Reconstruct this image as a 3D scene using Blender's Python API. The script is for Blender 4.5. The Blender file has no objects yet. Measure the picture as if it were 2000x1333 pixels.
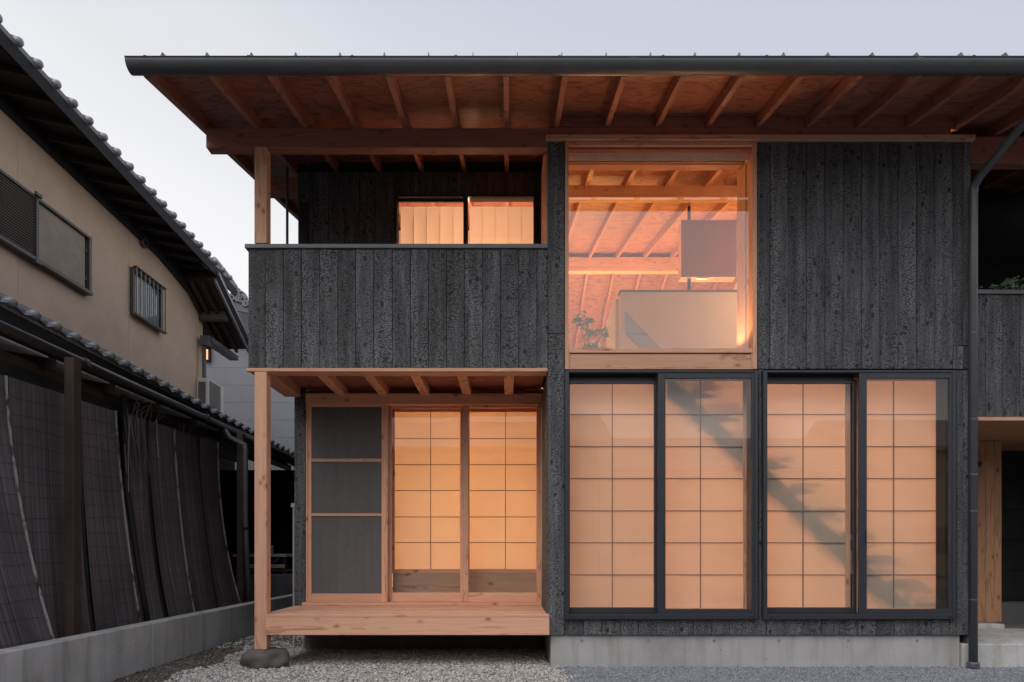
import bpy, math, random
import numpy as np
from mathutils import Vector, noise as mnoise
random.seed(7)
rng = np.random.default_rng(7)
S = bpy.context.scene
COL = S.collection

# ------------------------------------------------------------------ camera
D, H, F, VX, VY = 6.25, 1.05, 1333.0, 992.0, 1080.0
cam = bpy.data.cameras.new('camera'); co = bpy.data.objects.new('camera', cam); COL.objects.link(co)
co.location = (0, -D, H); co.rotation_euler = (math.pi/2, 0, 0)
cam.sensor_width = 36; cam.lens = 36*F/2000
cam.shift_x = (1000-VX)/2000; cam.shift_y = (VY-666.5)/2000
cam.clip_start = .05; cam.clip_end = 500
S.camera = co
def XX(px, Y): return (px-VX)*(Y+D)/F
def ZZ(py, Y): return H+(VY-py)*(Y+D)/F
def side(a, px, py):                      # a point on the plane X=-a
    d = a*F/(VX-px); return d-D, H+(VY-py)*d/F

# ------------------------------------------------------------------ world, sun, exposure
SUN_EL, SUN_AZ = math.radians(50), math.radians(215)
W = bpy.data.worlds.new('World'); S.world = W; W.use_nodes = True
nt = W.node_tree; nt.nodes.clear(); N = nt.nodes; L = nt.links
out = N.new('ShaderNodeOutputWorld'); bg = N.new('ShaderNodeBackground'); L.new(bg.outputs[0], out.inputs[0])
sky = N.new('ShaderNodeTexSky'); sky.sky_type = 'NISHITA'; sky.sun_disc = False
sky.sun_elevation = SUN_EL; sky.sun_rotation = SUN_AZ; sky.dust_density = 3
sc_ = N.new('ShaderNodeVectorMath'); sc_.operation = 'SCALE'; sc_.inputs[3].default_value = .07
L.new(sky.outputs[0], sc_.inputs[0])
tc = N.new('ShaderNodeTexCoord'); sx = N.new('ShaderNodeSeparateXYZ'); L.new(tc.outputs['Generated'], sx.inputs[0])
# thin dusk cloud veil: bright and slightly rosy near the horizon, blue grey overhead, paler to the west (-X)
m1 = N.new('ShaderNodeMath'); m1.operation = 'MULTIPLY_ADD'; L.new(sx.outputs[0], m1.inputs[0]); m1.inputs[1].default_value = .30
L.new(sx.outputs[2], m1.inputs[2])
no = N.new('ShaderNodeTexNoise'); no.inputs['Scale'].default_value = 1.6; no.inputs['Detail'].default_value = 4
mp = N.new('ShaderNodeMapping'); mp.inputs['Scale'].default_value = (1, 1, 3); L.new(tc.outputs['Generated'], mp.inputs[0]); L.new(mp.outputs[0], no.inputs[0])
m2 = N.new('ShaderNodeMath'); m2.operation = 'MULTIPLY_ADD'; L.new(no.outputs[0], m2.inputs[0]); m2.inputs[1].default_value = .10; L.new(m1.outputs[0], m2.inputs[2])
rp = N.new('ShaderNodeValToRGB'); L.new(m2.outputs[0], rp.inputs[0])
cr = rp.color_ramp; cr.interpolation = 'EASE'
cr.elements[0].position = .05; cr.elements[0].color = (.95, .90, .90, 1)
cr.elements[1].position = 1.0; cr.elements[1].color = (.36, .44, .58, 1)
for p, c in ((.32, (.87, .86, .87)), (.50, (.71, .72, .74)), (.70, (.55, .58, .665))):
    e = cr.elements.new(p); e.color = (*c, 1)
mx = N.new('ShaderNodeMixRGB'); mx.inputs[0].default_value = .88
L.new(sc_.outputs[0], mx.inputs[1]); L.new(rp.outputs[0], mx.inputs[2]); L.new(mx.outputs[0], bg.inputs[0])
bg.inputs[1].default_value = 1.22
sl = bpy.data.lights.new('sun', 'SUN'); sl.energy = 1.5; sl.angle = math.radians(45); sl.color = (1, .93, .88)
so = bpy.data.objects.new('sun', sl); COL.objects.link(so)
sd = Vector((-.5*math.cos(SUN_EL), -.86*math.cos(SUN_EL), math.sin(SUN_EL)))
so.rotation_euler = sd.to_track_quat('Z', 'Y').to_euler()
S.view_settings.view_transform = 'Standard'; S.view_settings.look = 'None'
S.view_settings.exposure = 0; S.view_settings.gamma = 1; S.view_settings.use_curve_mapping = False
S.cycles.use_denoising = True; S.cycles.max_bounces = 10; S.cycles.transparent_max_bounces = 12
S.cycles.diffuse_bounces = 5; S.cycles.caustics_reflective = False; S.cycles.caustics_refractive = False
S.cycles.sample_clamp_indirect = 6

# ------------------------------------------------------------------ materials
MATS = {}
def new_mat(name):
    m = bpy.data.materials.new(name); m.use_nodes = True; t = m.node_tree; t.nodes.clear()
    o = t.nodes.new('ShaderNodeOutputMaterial'); b = t.nodes.new('ShaderNodeBsdfPrincipled'); t.links.new(b.outputs[0], o.inputs[0])
    return m, t, b, o
def nd(t, k, **kw):
    n = t.nodes.new(k)
    for a, v in kw.items():
        if hasattr(n, a): setattr(n, a, v)
        else: n.inputs[a].default_value = v
    return n
def ramp(t, src, stops, interp='LINEAR'):
    r = t.nodes.new('ShaderNodeValToRGB'); t.links.new(src, r.inputs[0]); c = r.color_ramp; c.interpolation = interp
    while len(c.elements) > 1: c.elements.remove(c.elements[-1])
    for i, (p, col) in enumerate(stops):
        e = c.elements[0] if i == 0 else c.elements.new(p)
        e.position = p; e.color = (*col, 1) if isinstance(col, tuple) else (col, col, col, 1)
    return r.outputs[0]
def mixc(t, a, b, fac, mode='MIX'):
    m = t.nodes.new('ShaderNodeMixRGB'); m.blend_type = mode
    for i, v in ((0, fac), (1, a), (2, b)):
        if isinstance(v, bpy.types.NodeSocket): t.links.new(v, m.inputs[i])
        elif isinstance(v, (int, float)): m.inputs[i].default_value = v if i == 0 else (v, v, v, 1)
        else: m.inputs[i].default_value = (*v, 1)
    return m.outputs[0]
def math_(t, op, a, b=None, c=None):
    m = t.nodes.new('ShaderNodeMath'); m.operation = op
    for i, v in enumerate((a, b, c)):
        if v is None: continue
        if isinstance(v, bpy.types.NodeSocket): t.links.new(v, m.inputs[i])
        else: m.inputs[i].default_value = v
    return m.outputs[0]
def coords(t, scale, rnd=True, off=(0, 0, 0)):
    """object space coordinates, shifted by the object's own random number so that no two boards are alike"""
    tcn = t.nodes.new('ShaderNodeTexCoord'); src = tcn.outputs['Object']
    if rnd:
        oi = t.nodes.new('ShaderNodeObjectInfo'); vm = t.nodes.new('ShaderNodeVectorMath'); vm.operation = 'MULTIPLY_ADD'
        cx = t.nodes.new('ShaderNodeCombineXYZ')
        for i, k in enumerate((37.1, 61.7, 23.3)):
            t.links.new(math_(t, 'MULTIPLY', oi.outputs['Random'], k), cx.inputs[i])
        va = t.nodes.new('ShaderNodeVectorMath'); va.operation = 'ADD'; t.links.new(src, va.inputs[0]); t.links.new(cx.outputs[0], va.inputs[1]); src = va.outputs[0]
        t.nodes.remove(vm)
    m = t.nodes.new('ShaderNodeMapping'); m.inputs['Scale'].default_value = scale; m.inputs['Location'].default_value = off
    t.links.new(src, m.inputs[0]); return m.outputs[0]
def noise(t, vec, scale=1, detail=4, rough=.5, dist=0):
    n = t.nodes.new('ShaderNodeTexNoise'); t.links.new(vec, n.inputs['Vector'])
    n.inputs['Scale'].default_value = scale; n.inputs['Detail'].default_value = detail
    n.inputs['Roughness'].default_value = rough; n.inputs['Distortion'].default_value = dist
    return n
def vor(t, vec, scale, feature='F1', rand=1):
    n = t.nodes.new('ShaderNodeTexVoronoi'); n.feature = feature; t.links.new(vec, n.inputs['Vector'])
    n.inputs['Scale'].default_value = scale; n.inputs['Randomness'].default_value = rand; return n
def bump(t, b, height, strength, dist):
    n = t.nodes.new('ShaderNodeBump'); n.inputs['Strength'].default_value = strength; n.inputs['Distance'].default_value = dist
    t.links.new(height, n.inputs['Height']); t.links.new(n.outputs[0], b.inputs['Normal'])
def objrand(t, lo, hi):
    oi = t.nodes.new('ShaderNodeObjectInfo'); return math_(t, 'MULTIPLY_ADD', oi.outputs['Random'], hi-lo, lo)

def plain(name, col, rough=.6, metal=0, var=.12, spec=.5, scale=6, bmp=0):
    if name in MATS: return MATS[name]
    m, t, b, o = new_mat(name)
    n = noise(t, coords(t, (scale,)*3), 1, 5, .6)
    lo = tuple(c*(1-var) for c in col); hi = tuple(min(1, c*(1+var)) for c in col)
    t.links.new(ramp(t, n.outputs[0], ((.3, lo), (.7, hi))), b.inputs['Base Color'])
    b.inputs['Roughness'].default_value = rough; b.inputs['Metallic'].default_value = metal; b.inputs['Specular IOR Level'].default_value = spec
    if bmp: bump(t, b, noise(t, coords(t, (60,)*3), 1, 4).outputs[0], bmp, .004)
    MATS[name] = m; return m

def wood(axis, tone='cedar'):
    key = f'wood_{tone}_{axis}'
    if key in MATS: return MATS[key]
    pal = {'cedar': ((.80, .455, .30), (.66, .335, .21), (.34, .13, .07)),
           'dark': ((.085, .05, .035), (.05, .03, .022), (.02, .012, .01)),
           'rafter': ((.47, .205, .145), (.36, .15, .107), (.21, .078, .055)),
           'oak': ((.55, .36, .24), (.42, .26, .17), (.22, .13, .08)),
           'brown': ((.16, .085, .06), (.11, .06, .042), (.05, .028, .02)),
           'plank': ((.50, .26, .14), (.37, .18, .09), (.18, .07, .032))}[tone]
    m, t, b, o = new_mat(key); i = 'xyz'.index(axis)
    def sc(al, ac): v = [ac]*3; v[i] = al; return tuple(v)
    w = noise(t, coords(t, sc(.7, 2.2)), 1, 2)                      # slow bend of the rings
    base = coords(t, sc(.55, 15))
    va = t.nodes.new('ShaderNodeVectorMath'); va.operation = 'MULTIPLY_ADD'; t.links.new(w.outputs['Color'], va.inputs[0])
    va.inputs[1].default_value = (3.2,)*3; t.links.new(base, va.inputs[2])
    rings = noise(t, va.outputs[0], 1.0, 3, .5)
    tri = math_(t, 'PINGPONG', math_(t, 'MULTIPLY', rings.outputs[0], 5.0), 1.0)
    fib = noise(t, coords(t, sc(5, 160)), 1, 3)
    mid_ = tuple((p*.62+q*.38) for p, q in zip(pal[0], pal[1]))
    c1 = ramp(t, tri, ((.0, mid_), (.5, pal[0]), (.84, pal[0]), (.95, pal[1]), (1, tuple((p+q)/2 for p, q in zip(pal[1], pal[2])))))
    c2 = mixc(t, c1, mixc(t, c1, .80, 1, 'MULTIPLY'), ramp(t, fib.outputs[0], ((.45, 0), (.8, .7))))
    kv = vor(t, coords(t, sc(5.5, 9)), 1)                           # knots
    kfac = ramp(t, kv.outputs['Distance'], ((.0, 1), (.10, 1), (.15, .35), (.30, 0)))
    pick = ramp(t, math_(t, 'FRACT', math_(t, 'MULTIPLY', kv.outputs['Color'], 7.7)), ((.36, 0), (.40, 1)))
    kf = math_(t, 'MULTIPLY', kfac, pick)
    c3 = mixc(t, c2, pal[2], math_(t, 'MULTIPLY', kf, .85))
    t.links.new(mixc(t, c3, objrand(t, .86, 1.06), 1, 'MULTIPLY'), b.inputs['Base Color'])
    b.inputs['Roughness'].default_value = .58; b.inputs['Specular IOR Level'].default_value = .35
    bump(t, b, mixc(t, fib.outputs[0], tri, .3), .15, .002)
    MATS[key] = m; return m

def plywood():
    if 'plywood' in MATS: return MATS['plywood']
    m, t, b, o = new_mat('plywood')
    w = noise(t, coords(t, (1.1, 3.0, 3)), 1, 3, .55)
    f = math_(t, 'PINGPONG', math_(t, 'MULTIPLY', w.outputs[0], 19), 1)
    fib = noise(t, coords(t, (14, 130, 130)), 1, 3)
    c = ramp(t, f, ((0, (.22, .088, .060)), (.22, (.36, .14, .095)), (.7, (.45, .183, .122)), (1, (.39, .16, .106))))
    c = mixc(t, c, mixc(t, c, .6, 1, 'MULTIPLY'), ramp(t, fib.outputs[0], ((.45, 0), (.8, .8))))
    k = vor(t, coords(t, (7, 11, 11)), 1)
    kf = math_(t, 'MULTIPLY', ramp(t, k.outputs['Distance'], ((.05, 1), (.17, 0))), ramp(t, math_(t, 'FRACT', math_(t, 'MULTIPLY', k.outputs['Color'], 9.3)), ((.55, 0), (.6, 1))))
    c = mixc(t, c, (.10, .035, .02), math_(t, 'MULTIPLY', kf, .8))
    t.links.new(mixc(t, c, objrand(t, .85, 1.1), 1, 'MULTIPLY'), b.inputs['Base Color'])
    b.inputs['Roughness'].default_value = .6; MATS['plywood'] = m; return m

def charred():
    """yakisugi: crazed carbon crust, cracks running across the board, knots, paler worn streaks"""
    if 'charred' in MATS: return MATS['charred']
    m, t, b, o = new_mat('charred')
    wob = noise(t, coords(t, (9, 9, 9)), 1, 2)
    def warp(sc, amt):
        va = t.nodes.new('ShaderNodeVectorMath'); va.operation = 'MULTIPLY_ADD'; t.links.new(wob.outputs['Color'], va.inputs[0])
        va.inputs[1].default_value = (amt,)*3; t.links.new(coords(t, sc), va.inputs[2]); return va.outputs[0]
    big = vor(t, warp((27, 27, 64), 1.6), 1, 'DISTANCE_TO_EDGE').outputs['Distance']
    fine = vor(t, warp((50, 50, 120), 1.6), 1, 'DISTANCE_TO_EDGE').outputs['Distance']
    zone = ramp(t, noise(t, coords(t, (13, 13, 1.1)), 1, 3).outputs[0], ((.42, 0), (.58, 1)))
    crust = mixc(t, ramp(t, fine, ((0, 0), (.16, 1))), ramp(t, big, ((0, 0), (.13, 1))), zone)
    tone = noise(t, coords(t, (16, 16, 1.6)), 1, 5, .6)
    streak = noise(t, coords(t, (70, 70, 2.2)), 1, 3)
    base = ramp(t, tone.outputs[0], ((.30, (.024, .025, .028)), (.50, (.078, .080, .087)), (.70, (.160, .163, .174))))
    base = mixc(t, base, mixc(t, base, 1.7, 1, 'MULTIPLY'), ramp(t, streak.outputs[0], ((.55, 0), (.8, .8))))
    c = mixc(t, mixc(t, base, .28, 1, 'MULTIPLY'), base, crust)
    rim = mixc(t, ramp(t, fine, ((.04, 0), (.14, .0), (.24, 1), (.4, 0))), ramp(t, big, ((.02, 0), (.1, 0), (.2, 1), (.36, 0))), zone)
    c = mixc(t, c, (.31, .312, .324), math_(t, 'MULTIPLY', rim, .55))
    k = vor(t, coords(t, (12, 12, 8)), 1)
    kf = math_(t, 'MULTIPLY', ramp(t, k.outputs['Distance'], ((.15, 1), (.22, 0))), ramp(t, math_(t, 'FRACT', math_(t, 'MULTIPLY', k.outputs['Color'], 8.1)), ((.45, 0), (.50, 1))))
    c = mixc(t, c, (.008, .008, .009), math_(t, 'MULTIPLY', kf, .92))
    t.links.new(mixc(t, c, objrand(t, .80, 1.18), 1, 'MULTIPLY'), b.inputs['Base Color'])
    b.inputs['Roughness'].default_value = .62; b.inputs['Specular IOR Level'].default_value = .45
    h = mixc(t, crust, tone.outputs[0], .35)
    bump(t, b, mixc(t, h, 0.0, kf), .8, .006)
    MATS['charred'] = m; return m

def concrete(name, col, stain=(.20, .18, .15), amt=.5):
    if name in MATS: return MATS[name]
    m, t, b, o = new_mat(name)
    big = noise(t, coords(t, (1.6, 1.6, 1.6)), 1, 6, .62)
    drip = noise(t, coords(t, (7, 7, .9)), 1, 5, .6)
    fine = noise(t, coords(t, (90, 90, 90)), 1, 3)
    lo = tuple(c*.78 for c in col); hi = tuple(c*1.16 for c in col)
    c = ramp(t, big.outputs[0], ((.3, lo), (.52, col), (.72, hi)))
    c = mixc(t, c, stain, math_(t, 'MULTIPLY', ramp(t, drip.outputs[0], ((.50, 0), (.72, 1))), amt))
    c = mixc(t, c, mixc(t, c, .84, 1, 'MULTIPLY'), ramp(t, fine.outputs[0], ((.5, 0), (.7, 1))))
    pit = vor(t, coords(t, (14, 14, 14)), 1)
    pf = math_(t, 'MULTIPLY', ramp(t, pit.outputs['Distance'], ((.05, 1), (.10, 0))), ramp(t, math_(t, 'FRACT', math_(t, 'MULTIPLY', pit.outputs['Color'], 5.3)), ((.72, 0), (.75, 1))))
    c = mixc(t, c, (.07, .065, .06), math_(t, 'MULTIPLY', pf, .8))
    t.links.new(c, b.inputs['Base Color']); b.inputs['Roughness'].default_value = .82
    bump(t, b, mixc(t, fine.outputs[0], big.outputs[0], .5), .25, .003)
    MATS[name] = m; return m

def stones(name, cols, rough=.85):
    if name in MATS: return MATS[name]
    m, t, b, o = new_mat(name)
    g = t.nodes.new('ShaderNodeNewGeometry'); n = len(cols)
    c = ramp(t, g.outputs['Random Per Island'], tuple((i/n, c) for i, c in enumerate(cols)), 'CONSTANT')
    v = noise(t, coords(t, (60,)*3, False), 1, 3)
    t.links.new(mixc(t, c, ramp(t, v.outputs[0], ((.3, .7), (.7, 1.15))), 1, 'MULTIPLY'), b.inputs['Base Color'])
    b.inputs['Roughness'].default_value = rough; MATS[name] = m; return m

def thin(name, col, trans, rough_mix=.5):
    """paper or cloth: diffuse mixed with translucent"""
    if name in MATS: return MATS[name]
    m, t, b, o = new_mat(name); t.nodes.remove(b)
    fb = noise(t, coords(t, (2.5, 6, 7)), 1, 5, .55)
    c = mixc(t, col, mixc(t, col, .95, 1, 'MULTIPLY'), ramp(t, fb.outputs[0], ((.3, 0), (.75, 1))))
    df = t.nodes.new('ShaderNodeBsdfDiffuse'); tr = t.nodes.new('ShaderNodeBsdfTranslucent'); mxs = t.nodes.new('ShaderNodeMixShader')
    t.links.new(c, df.inputs[0]); t.links.new(c, tr.inputs[0]); mxs.inputs[0].default_value = trans
    t.links.new(df.outputs[0], mxs.inputs[1]); t.links.new(tr.outputs[0], mxs.inputs[2]); t.links.new(mxs.outputs[0], o.inputs[0])
    MATS[name] = m; return m

def glass(name='glass', ior=1.5, tint=(.97, .98, .98), wav=.0):
    if name in MATS: return MATS[name]
    m, t, b, o = new_mat(name); t.nodes.remove(b)
    tr = t.nodes.new('ShaderNodeBsdfTransparent'); gl = t.nodes.new('ShaderNodeBsdfGlossy'); lw = t.nodes.new('ShaderNodeLayerWeight'); r0 = ((ior-1)/(ior+1))**2; fr = math_(t, 'MULTIPLY_ADD', math_(t, 'POWER', lw.outputs['Facing'], 5.0), 1-r0, r0)
    mxs = t.nodes.new('ShaderNodeMixShader'); gl.inputs['Roughness'].default_value = .006
    tr.inputs[0].default_value = (*tint, 1); gl.inputs[0].default_value = (1, 1, 1, 1)
    bn = t.nodes.new('ShaderNodeBump'); bn.inputs['Strength'].default_value = .06; bn.inputs['Distance'].default_value = .004
    t.links.new(noise(t, coords(t, (1.3, 1.3, 1.3)), 1, 1).outputs[0], bn.inputs['Height']); t.links.new(bn.outputs[0], gl.inputs['Normal'])
    t.links.new(fr, mxs.inputs[0]); t.links.new(tr.outputs[0], mxs.inputs[1]); t.links.new(gl.outputs[0], mxs.inputs[2])
    t.links.new(mxs.outputs[0], o.inputs[0]); MATS[name] = m; return m

def insect_mesh():
    if 'insect_mesh' in MATS: return MATS['insect_mesh']
    m, t, b, o = new_mat('insect_mesh')
    tr = t.nodes.new('ShaderNodeBsdfTransparent'); mxs = t.nodes.new('ShaderNodeMixShader')
    b.inputs['Base Color'].default_value = (.22, .222, .22, 1); b.inputs['Roughness'].default_value = .7
    mxs.inputs[0].default_value = .40; t.links.new(tr.outputs[0], mxs.inputs[1]); t.links.new(b.outputs[0], mxs.inputs[2])
    t.links.new(mxs.outputs[0], o.inputs[0]); MATS['insect_mesh'] = m; return m

def emit(name, col, k):
    m, t, b, o = new_mat(name); b.inputs['Base Color'].default_value = (*col, 1)
    b.inputs['Emission Color'].default_value = (*col, 1); b.inputs['Emission Strength'].default_value = k; MATS[name] = m; return m

CH = charred(); PLY = plywood(); GL = glass()
ALU = plain('dark_aluminium', (.030, .034, .044), .38, .0, .08, .6)
GUT = plain('gutter_grey', (.12, .125, .135), .40, .3, .08)
CAPM = plain('grey_metal_cap', (.14, .145, .155), .45, .3, .08)
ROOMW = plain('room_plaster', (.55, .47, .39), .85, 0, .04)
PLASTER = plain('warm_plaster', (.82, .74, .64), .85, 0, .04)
CONC = concrete('foundation_concrete', (.42, .41, .405), amt=.5)
CONC2 = concrete('old_concrete', (.52, .515, .50), (.17, .15, .11), .55)
DCONC = concrete('dark_concrete', (.14, .14, .14))
STUCCO = plain('beige_stucco', (.70, .505, .365), .9, 0, .07, .2, 2.2, .25)
TILE = plain('glazed_roof_tile', (.17, .17, .185), .33, 0, .25, .5, 9)
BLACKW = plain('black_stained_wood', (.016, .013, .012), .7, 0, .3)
BROWNW = plain('brown_post', (.060, .036, .028), .65, 0, .25)
PAPER = thin('shoji_paper', (.90, .78, .655), .60)
CURT = thin('linen_curtain', (.88, .76, .64), .5)
GREYSID = plain('grey_siding', (.30, .315, .355), .8, 0, .06, .3, 3, .2)

# ------------------------------------------------------------------ object helpers
POS = {}
def put(o, parent, wl):
    """link o so that it stands at world location wl under parent"""
    COL.objects.link(o); wl = Vector(wl); POS[o.name] = wl
    if parent is not None:
        o.parent = parent; o.location = wl-POS[parent.name]
    else: o.location = wl
    return o
def tag(o, label=None, cat=None, group=None, kind=None):
    for k, v in (('label', label), ('category', cat), ('group', group), ('kind', kind)):
        if v: o[k] = v
    return o
def thing(name, label, cat, loc, group=None):
    return tag(put(bpy.data.objects.new(name, None), None, loc), label, cat, group)
BOXM = {}
def box(name, x0, x1, y0, y1, z0, z1, mat, parent=None, bev=.0025):
    if x1 < x0: x0, x1 = x1, x0
    if y1 < y0: y0, y1 = y1, y0
    if z1 < z0: z0, z1 = z1, z0
    dx, dy, dz = round((x1-x0)/2, 5), round((y1-y0)/2, 5), round((z1-z0)/2, 5); key = (dx, dy, dz, mat.name, bev)
    me = BOXM.get(key)
    if me is None:
        me = bpy.data.meshes.new(name); c = min(bev, dx*.45, dy*.45, dz*.45)
        if c > 0:      # chamfered box, 24 vertices
            V = []; idx = {}
            for sx_ in (-1, 1):
                for sy_ in (-1, 1):
                    for sz_ in (-1, 1):
                        for ax in range(3):
                            p = [sx_*(dx-c), sy_*(dy-c), sz_*(dz-c)]; p[ax] = (sx_, sy_, sz_)[ax]*(dx, dy, dz)[ax]
                            idx[(sx_, sy_, sz_, ax)] = len(V); V.append(p)
            Fc = []
            for ax in range(3):
                o1, o2 = [a for a in range(3) if a != ax]
                for s in (-1, 1):
                    q = []
                    for a_, b_ in ((-1, -1), (1, -1), (1, 1), (-1, 1)):
                        k = [0]*3; k[ax] = s; k[o1] = a_; k[o2] = b_; q.append(idx[(*k, ax)])
                    Fc.append(q if (s > 0) == (ax != 1) else q[::-1])
            for ax in range(3):      # edge strips along ax
                o1, o2 = [a for a in range(3) if a != ax]
                for a_ in (-1, 1):
                    for b_ in (-1, 1):
                        k0 = [0]*3; k0[o1] = a_; k0[o2] = b_; k1 = list(k0); k0[ax] = -1; k1[ax] = 1
                        Fc.append([idx[(*k0, o1)], idx[(*k1, o1)], idx[(*k1, o2)], idx[(*k0, o2)]])
            for sx_ in (-1, 1):
                for sy_ in (-1, 1):
                    for sz_ in (-1, 1): Fc.append([idx[(sx_, sy_, sz_, a)] for a in range(3)])
            me.from_pydata(V, [], Fc)
        else:
            V = [(sx_*dx, sy_*dy, sz_*dz) for sx_ in (-1, 1) for sy_ in (-1, 1) for sz_ in (-1, 1)]
            me.from_pydata(V, [], [(0, 1, 3, 2), (4, 6, 7, 5), (0, 4, 5, 1), (2, 3, 7, 6), (0, 2, 6, 4), (1, 5, 7, 3)])
        import bmesh
        bm = bmesh.new(); bm.from_mesh(me); bmesh.ops.recalc_face_normals(bm, faces=bm.faces); bm.to_mesh(me); bm.free()
        me.materials.append(mat); BOXM[key] = me
    return put(bpy.data.objects.new(name, me), parent, ((x0+x1)/2, (y0+y1)/2, (z0+z1)/2))

class MB:
    def __init__(s): s.v = []; s.f = []; s.m = []
    def add(s, V, Fs, mi=0):
        n = len(s.v); s.v += [tuple(p) for p in V]; s.f += [tuple(i+n for i in f) for f in Fs]; s.m += [mi]*len(Fs)
    def hexa(s, P, mi=0):     # P: 4 bottom + 4 top
        s.add(P, [(3, 2, 1, 0), (4, 5, 6, 7), (0, 1, 5, 4), (1, 2, 6, 5), (2, 3, 7, 6), (3, 0, 4, 7)], mi)
    def box(s, x0, x1, y0, y1, z0, z1, mi=0):
        s.hexa([(x0, y0, z0), (x1, y0, z0), (x1, y1, z0), (x0, y1, z0), (x0, y0, z1), (x1, y0, z1), (x1, y1, z1), (x0, y1, z1)], mi)
    def tube(s, pts, r, n=10, cap=True, mi=0):
        pts = [Vector(p) for p in pts]; rs = r if isinstance(r, (list, tuple)) else [r]*len(pts); base = len(s.v); up = None
        for i, p in enumerate(pts):
            d = (pts[min(i+1, len(pts)-1)]-pts[max(i-1, 0)]).normalized()
            if up is None:
                up = Vector((0, 0, 1)) if abs(d.z) < .9 else Vector((1, 0, 0))
            a = d.cross(up).normalized(); up = a.cross(d).normalized()
            for k in range(n):
                q = 2*math.pi*k/n; s.v.append(tuple(p+(a*math.cos(q)+up*math.sin(q))*rs[i]))
        for i in range(len(pts)-1):
            for k in range(n):
                k2 = (k+1) % n; s.f.append((base+i*n+k, base+i*n+k2, base+(i+1)*n+k2, base+(i+1)*n+k)); s.m.append(mi)
        if cap:
            s.f.append(tuple(base+k for k in range(n))[::-1]); s.m.append(mi)
            s.f.append(tuple(base+(len(pts)-1)*n+k for k in range(n))); s.m.append(mi)
    def lathe(s, c, prof, n=16, axis='z', mi=0):
        base = len(s.v)
        for (r, h) in prof:
            for k in range(n):
                q = 2*math.pi*k/n; a, b_ = r*math.cos(q), r*math.sin(q)
                s.v.append({'z': (c[0]+a, c[1]+b_, c[2]+h), 'x': (c[0]+h, c[1]+a, c[2]+b_), 'y': (c[0]+a, c[1]+h, c[2]+b_)}[axis])
        for i in range(len(prof)-1):
            for k in range(n):
                k2 = (k+1) % n; s.f.append((base+i*n+k, base+i*n+k2, base+(i+1)*n+k2, base+(i+1)*n+k)); s.m.append(mi)
        s.f.append(tuple(base+k for k in range(n))[::-1]); s.m.append(mi)
        s.f.append(tuple(base+(len(prof)-1)*n+k for k in range(n))); s.m.append(mi)
    def build(s, name, mats, parent=None, origin=None, smooth=False):
        import bmesh
        A = np.array(s.v, dtype=float)
        if origin is None: origin = (A.min(0)+A.max(0))/2
        origin = Vector([float(q) for q in origin])
        me = bpy.data.meshes.new(name); me.from_pydata([tuple(Vector(p)-origin) for p in s.v], [], s.f)
        bm = bmesh.new(); bm.from_mesh(me); bmesh.ops.recalc_face_normals(bm, faces=bm.faces); bm.to_mesh(me); bm.free()
        if not isinstance(mats, (list, tuple)): mats = [mats]
        for m in mats: me.materials.append(m)
        if len(mats) > 1: me.polygons.foreach_set('material_index', s.m)
        if smooth: me.polygons.foreach_set('use_smooth', [True]*len(me.polygons))
        return put(bpy.data.objects.new(name, me), parent, origin)
def dup(o, wl, parent):
    c = o.copy(); return put(c, parent, wl)
def prism_x(name, x0, x1, poly, mat, parent=None):
    """polygon in Y,Z pushed from x0 to x1"""
    n = len(poly); b = MB()
    b.add([(x0, y, z) for y, z in poly]+[(x1, y, z) for y, z in poly],
          [tuple(range(n)), tuple(range(n, 2*n))[::-1]]+[(i, (i+1) % n, n+(i+1) % n, n+i) for i in range(n)])
    return b.build(name, mat, parent)
def prism_y(name, y0, y1, poly, mat, parent=None):
    n = len(poly); b = MB()
    b.add([(x, y0, z) for x, z in poly]+[(x, y1, z) for x, z in poly],
          [tuple(range(n)), tuple(range(n, 2*n))[::-1]]+[(i, (i+1) % n, n+(i+1) % n, n+i) for i in range(n)])
    return b.build(name, mat, parent)

# ------------------------------------------------------------------ ground
def ground_mat():
    m, t, b, o = new_mat('bare_ground')
    n1 = noise(t, coords(t, (.8,)*3, False), 1, 6, .6); n2 = noise(t, coords(t, (45,)*3, False), 1, 4)
    c = ramp(t, n1.outputs[0], ((.3, (.12, .11, .10)), (.7, (.19, .18, .17))))
    t.links.new(mixc(t, c, ramp(t, n2.outputs[0], ((.3, .6), (.7, 1.2))), 1, 'MULTIPLY'), b.inputs['Base Color'])
    b.inputs['Roughness'].default_value = .95; bump(t, b, n2.outputs[0], .6, .01); return m
g = MB(); g.add([(-150, -150, -.005), (150, -150, -.005), (150, 150, -.005), (-150, 150, -.005)], [(0, 1, 2, 3)])
tag(g.build('ground', ground_mat()), kind='structure')
road = MB(); road.add([(-150, -14, .0), (150, -14, .0), (150, -9, .0), (-150, -9, .0)], [(0, 1, 2, 3)])
tag(road.build('road', plain('asphalt', (.05, .05, .052), .9)), kind='structure')

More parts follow.
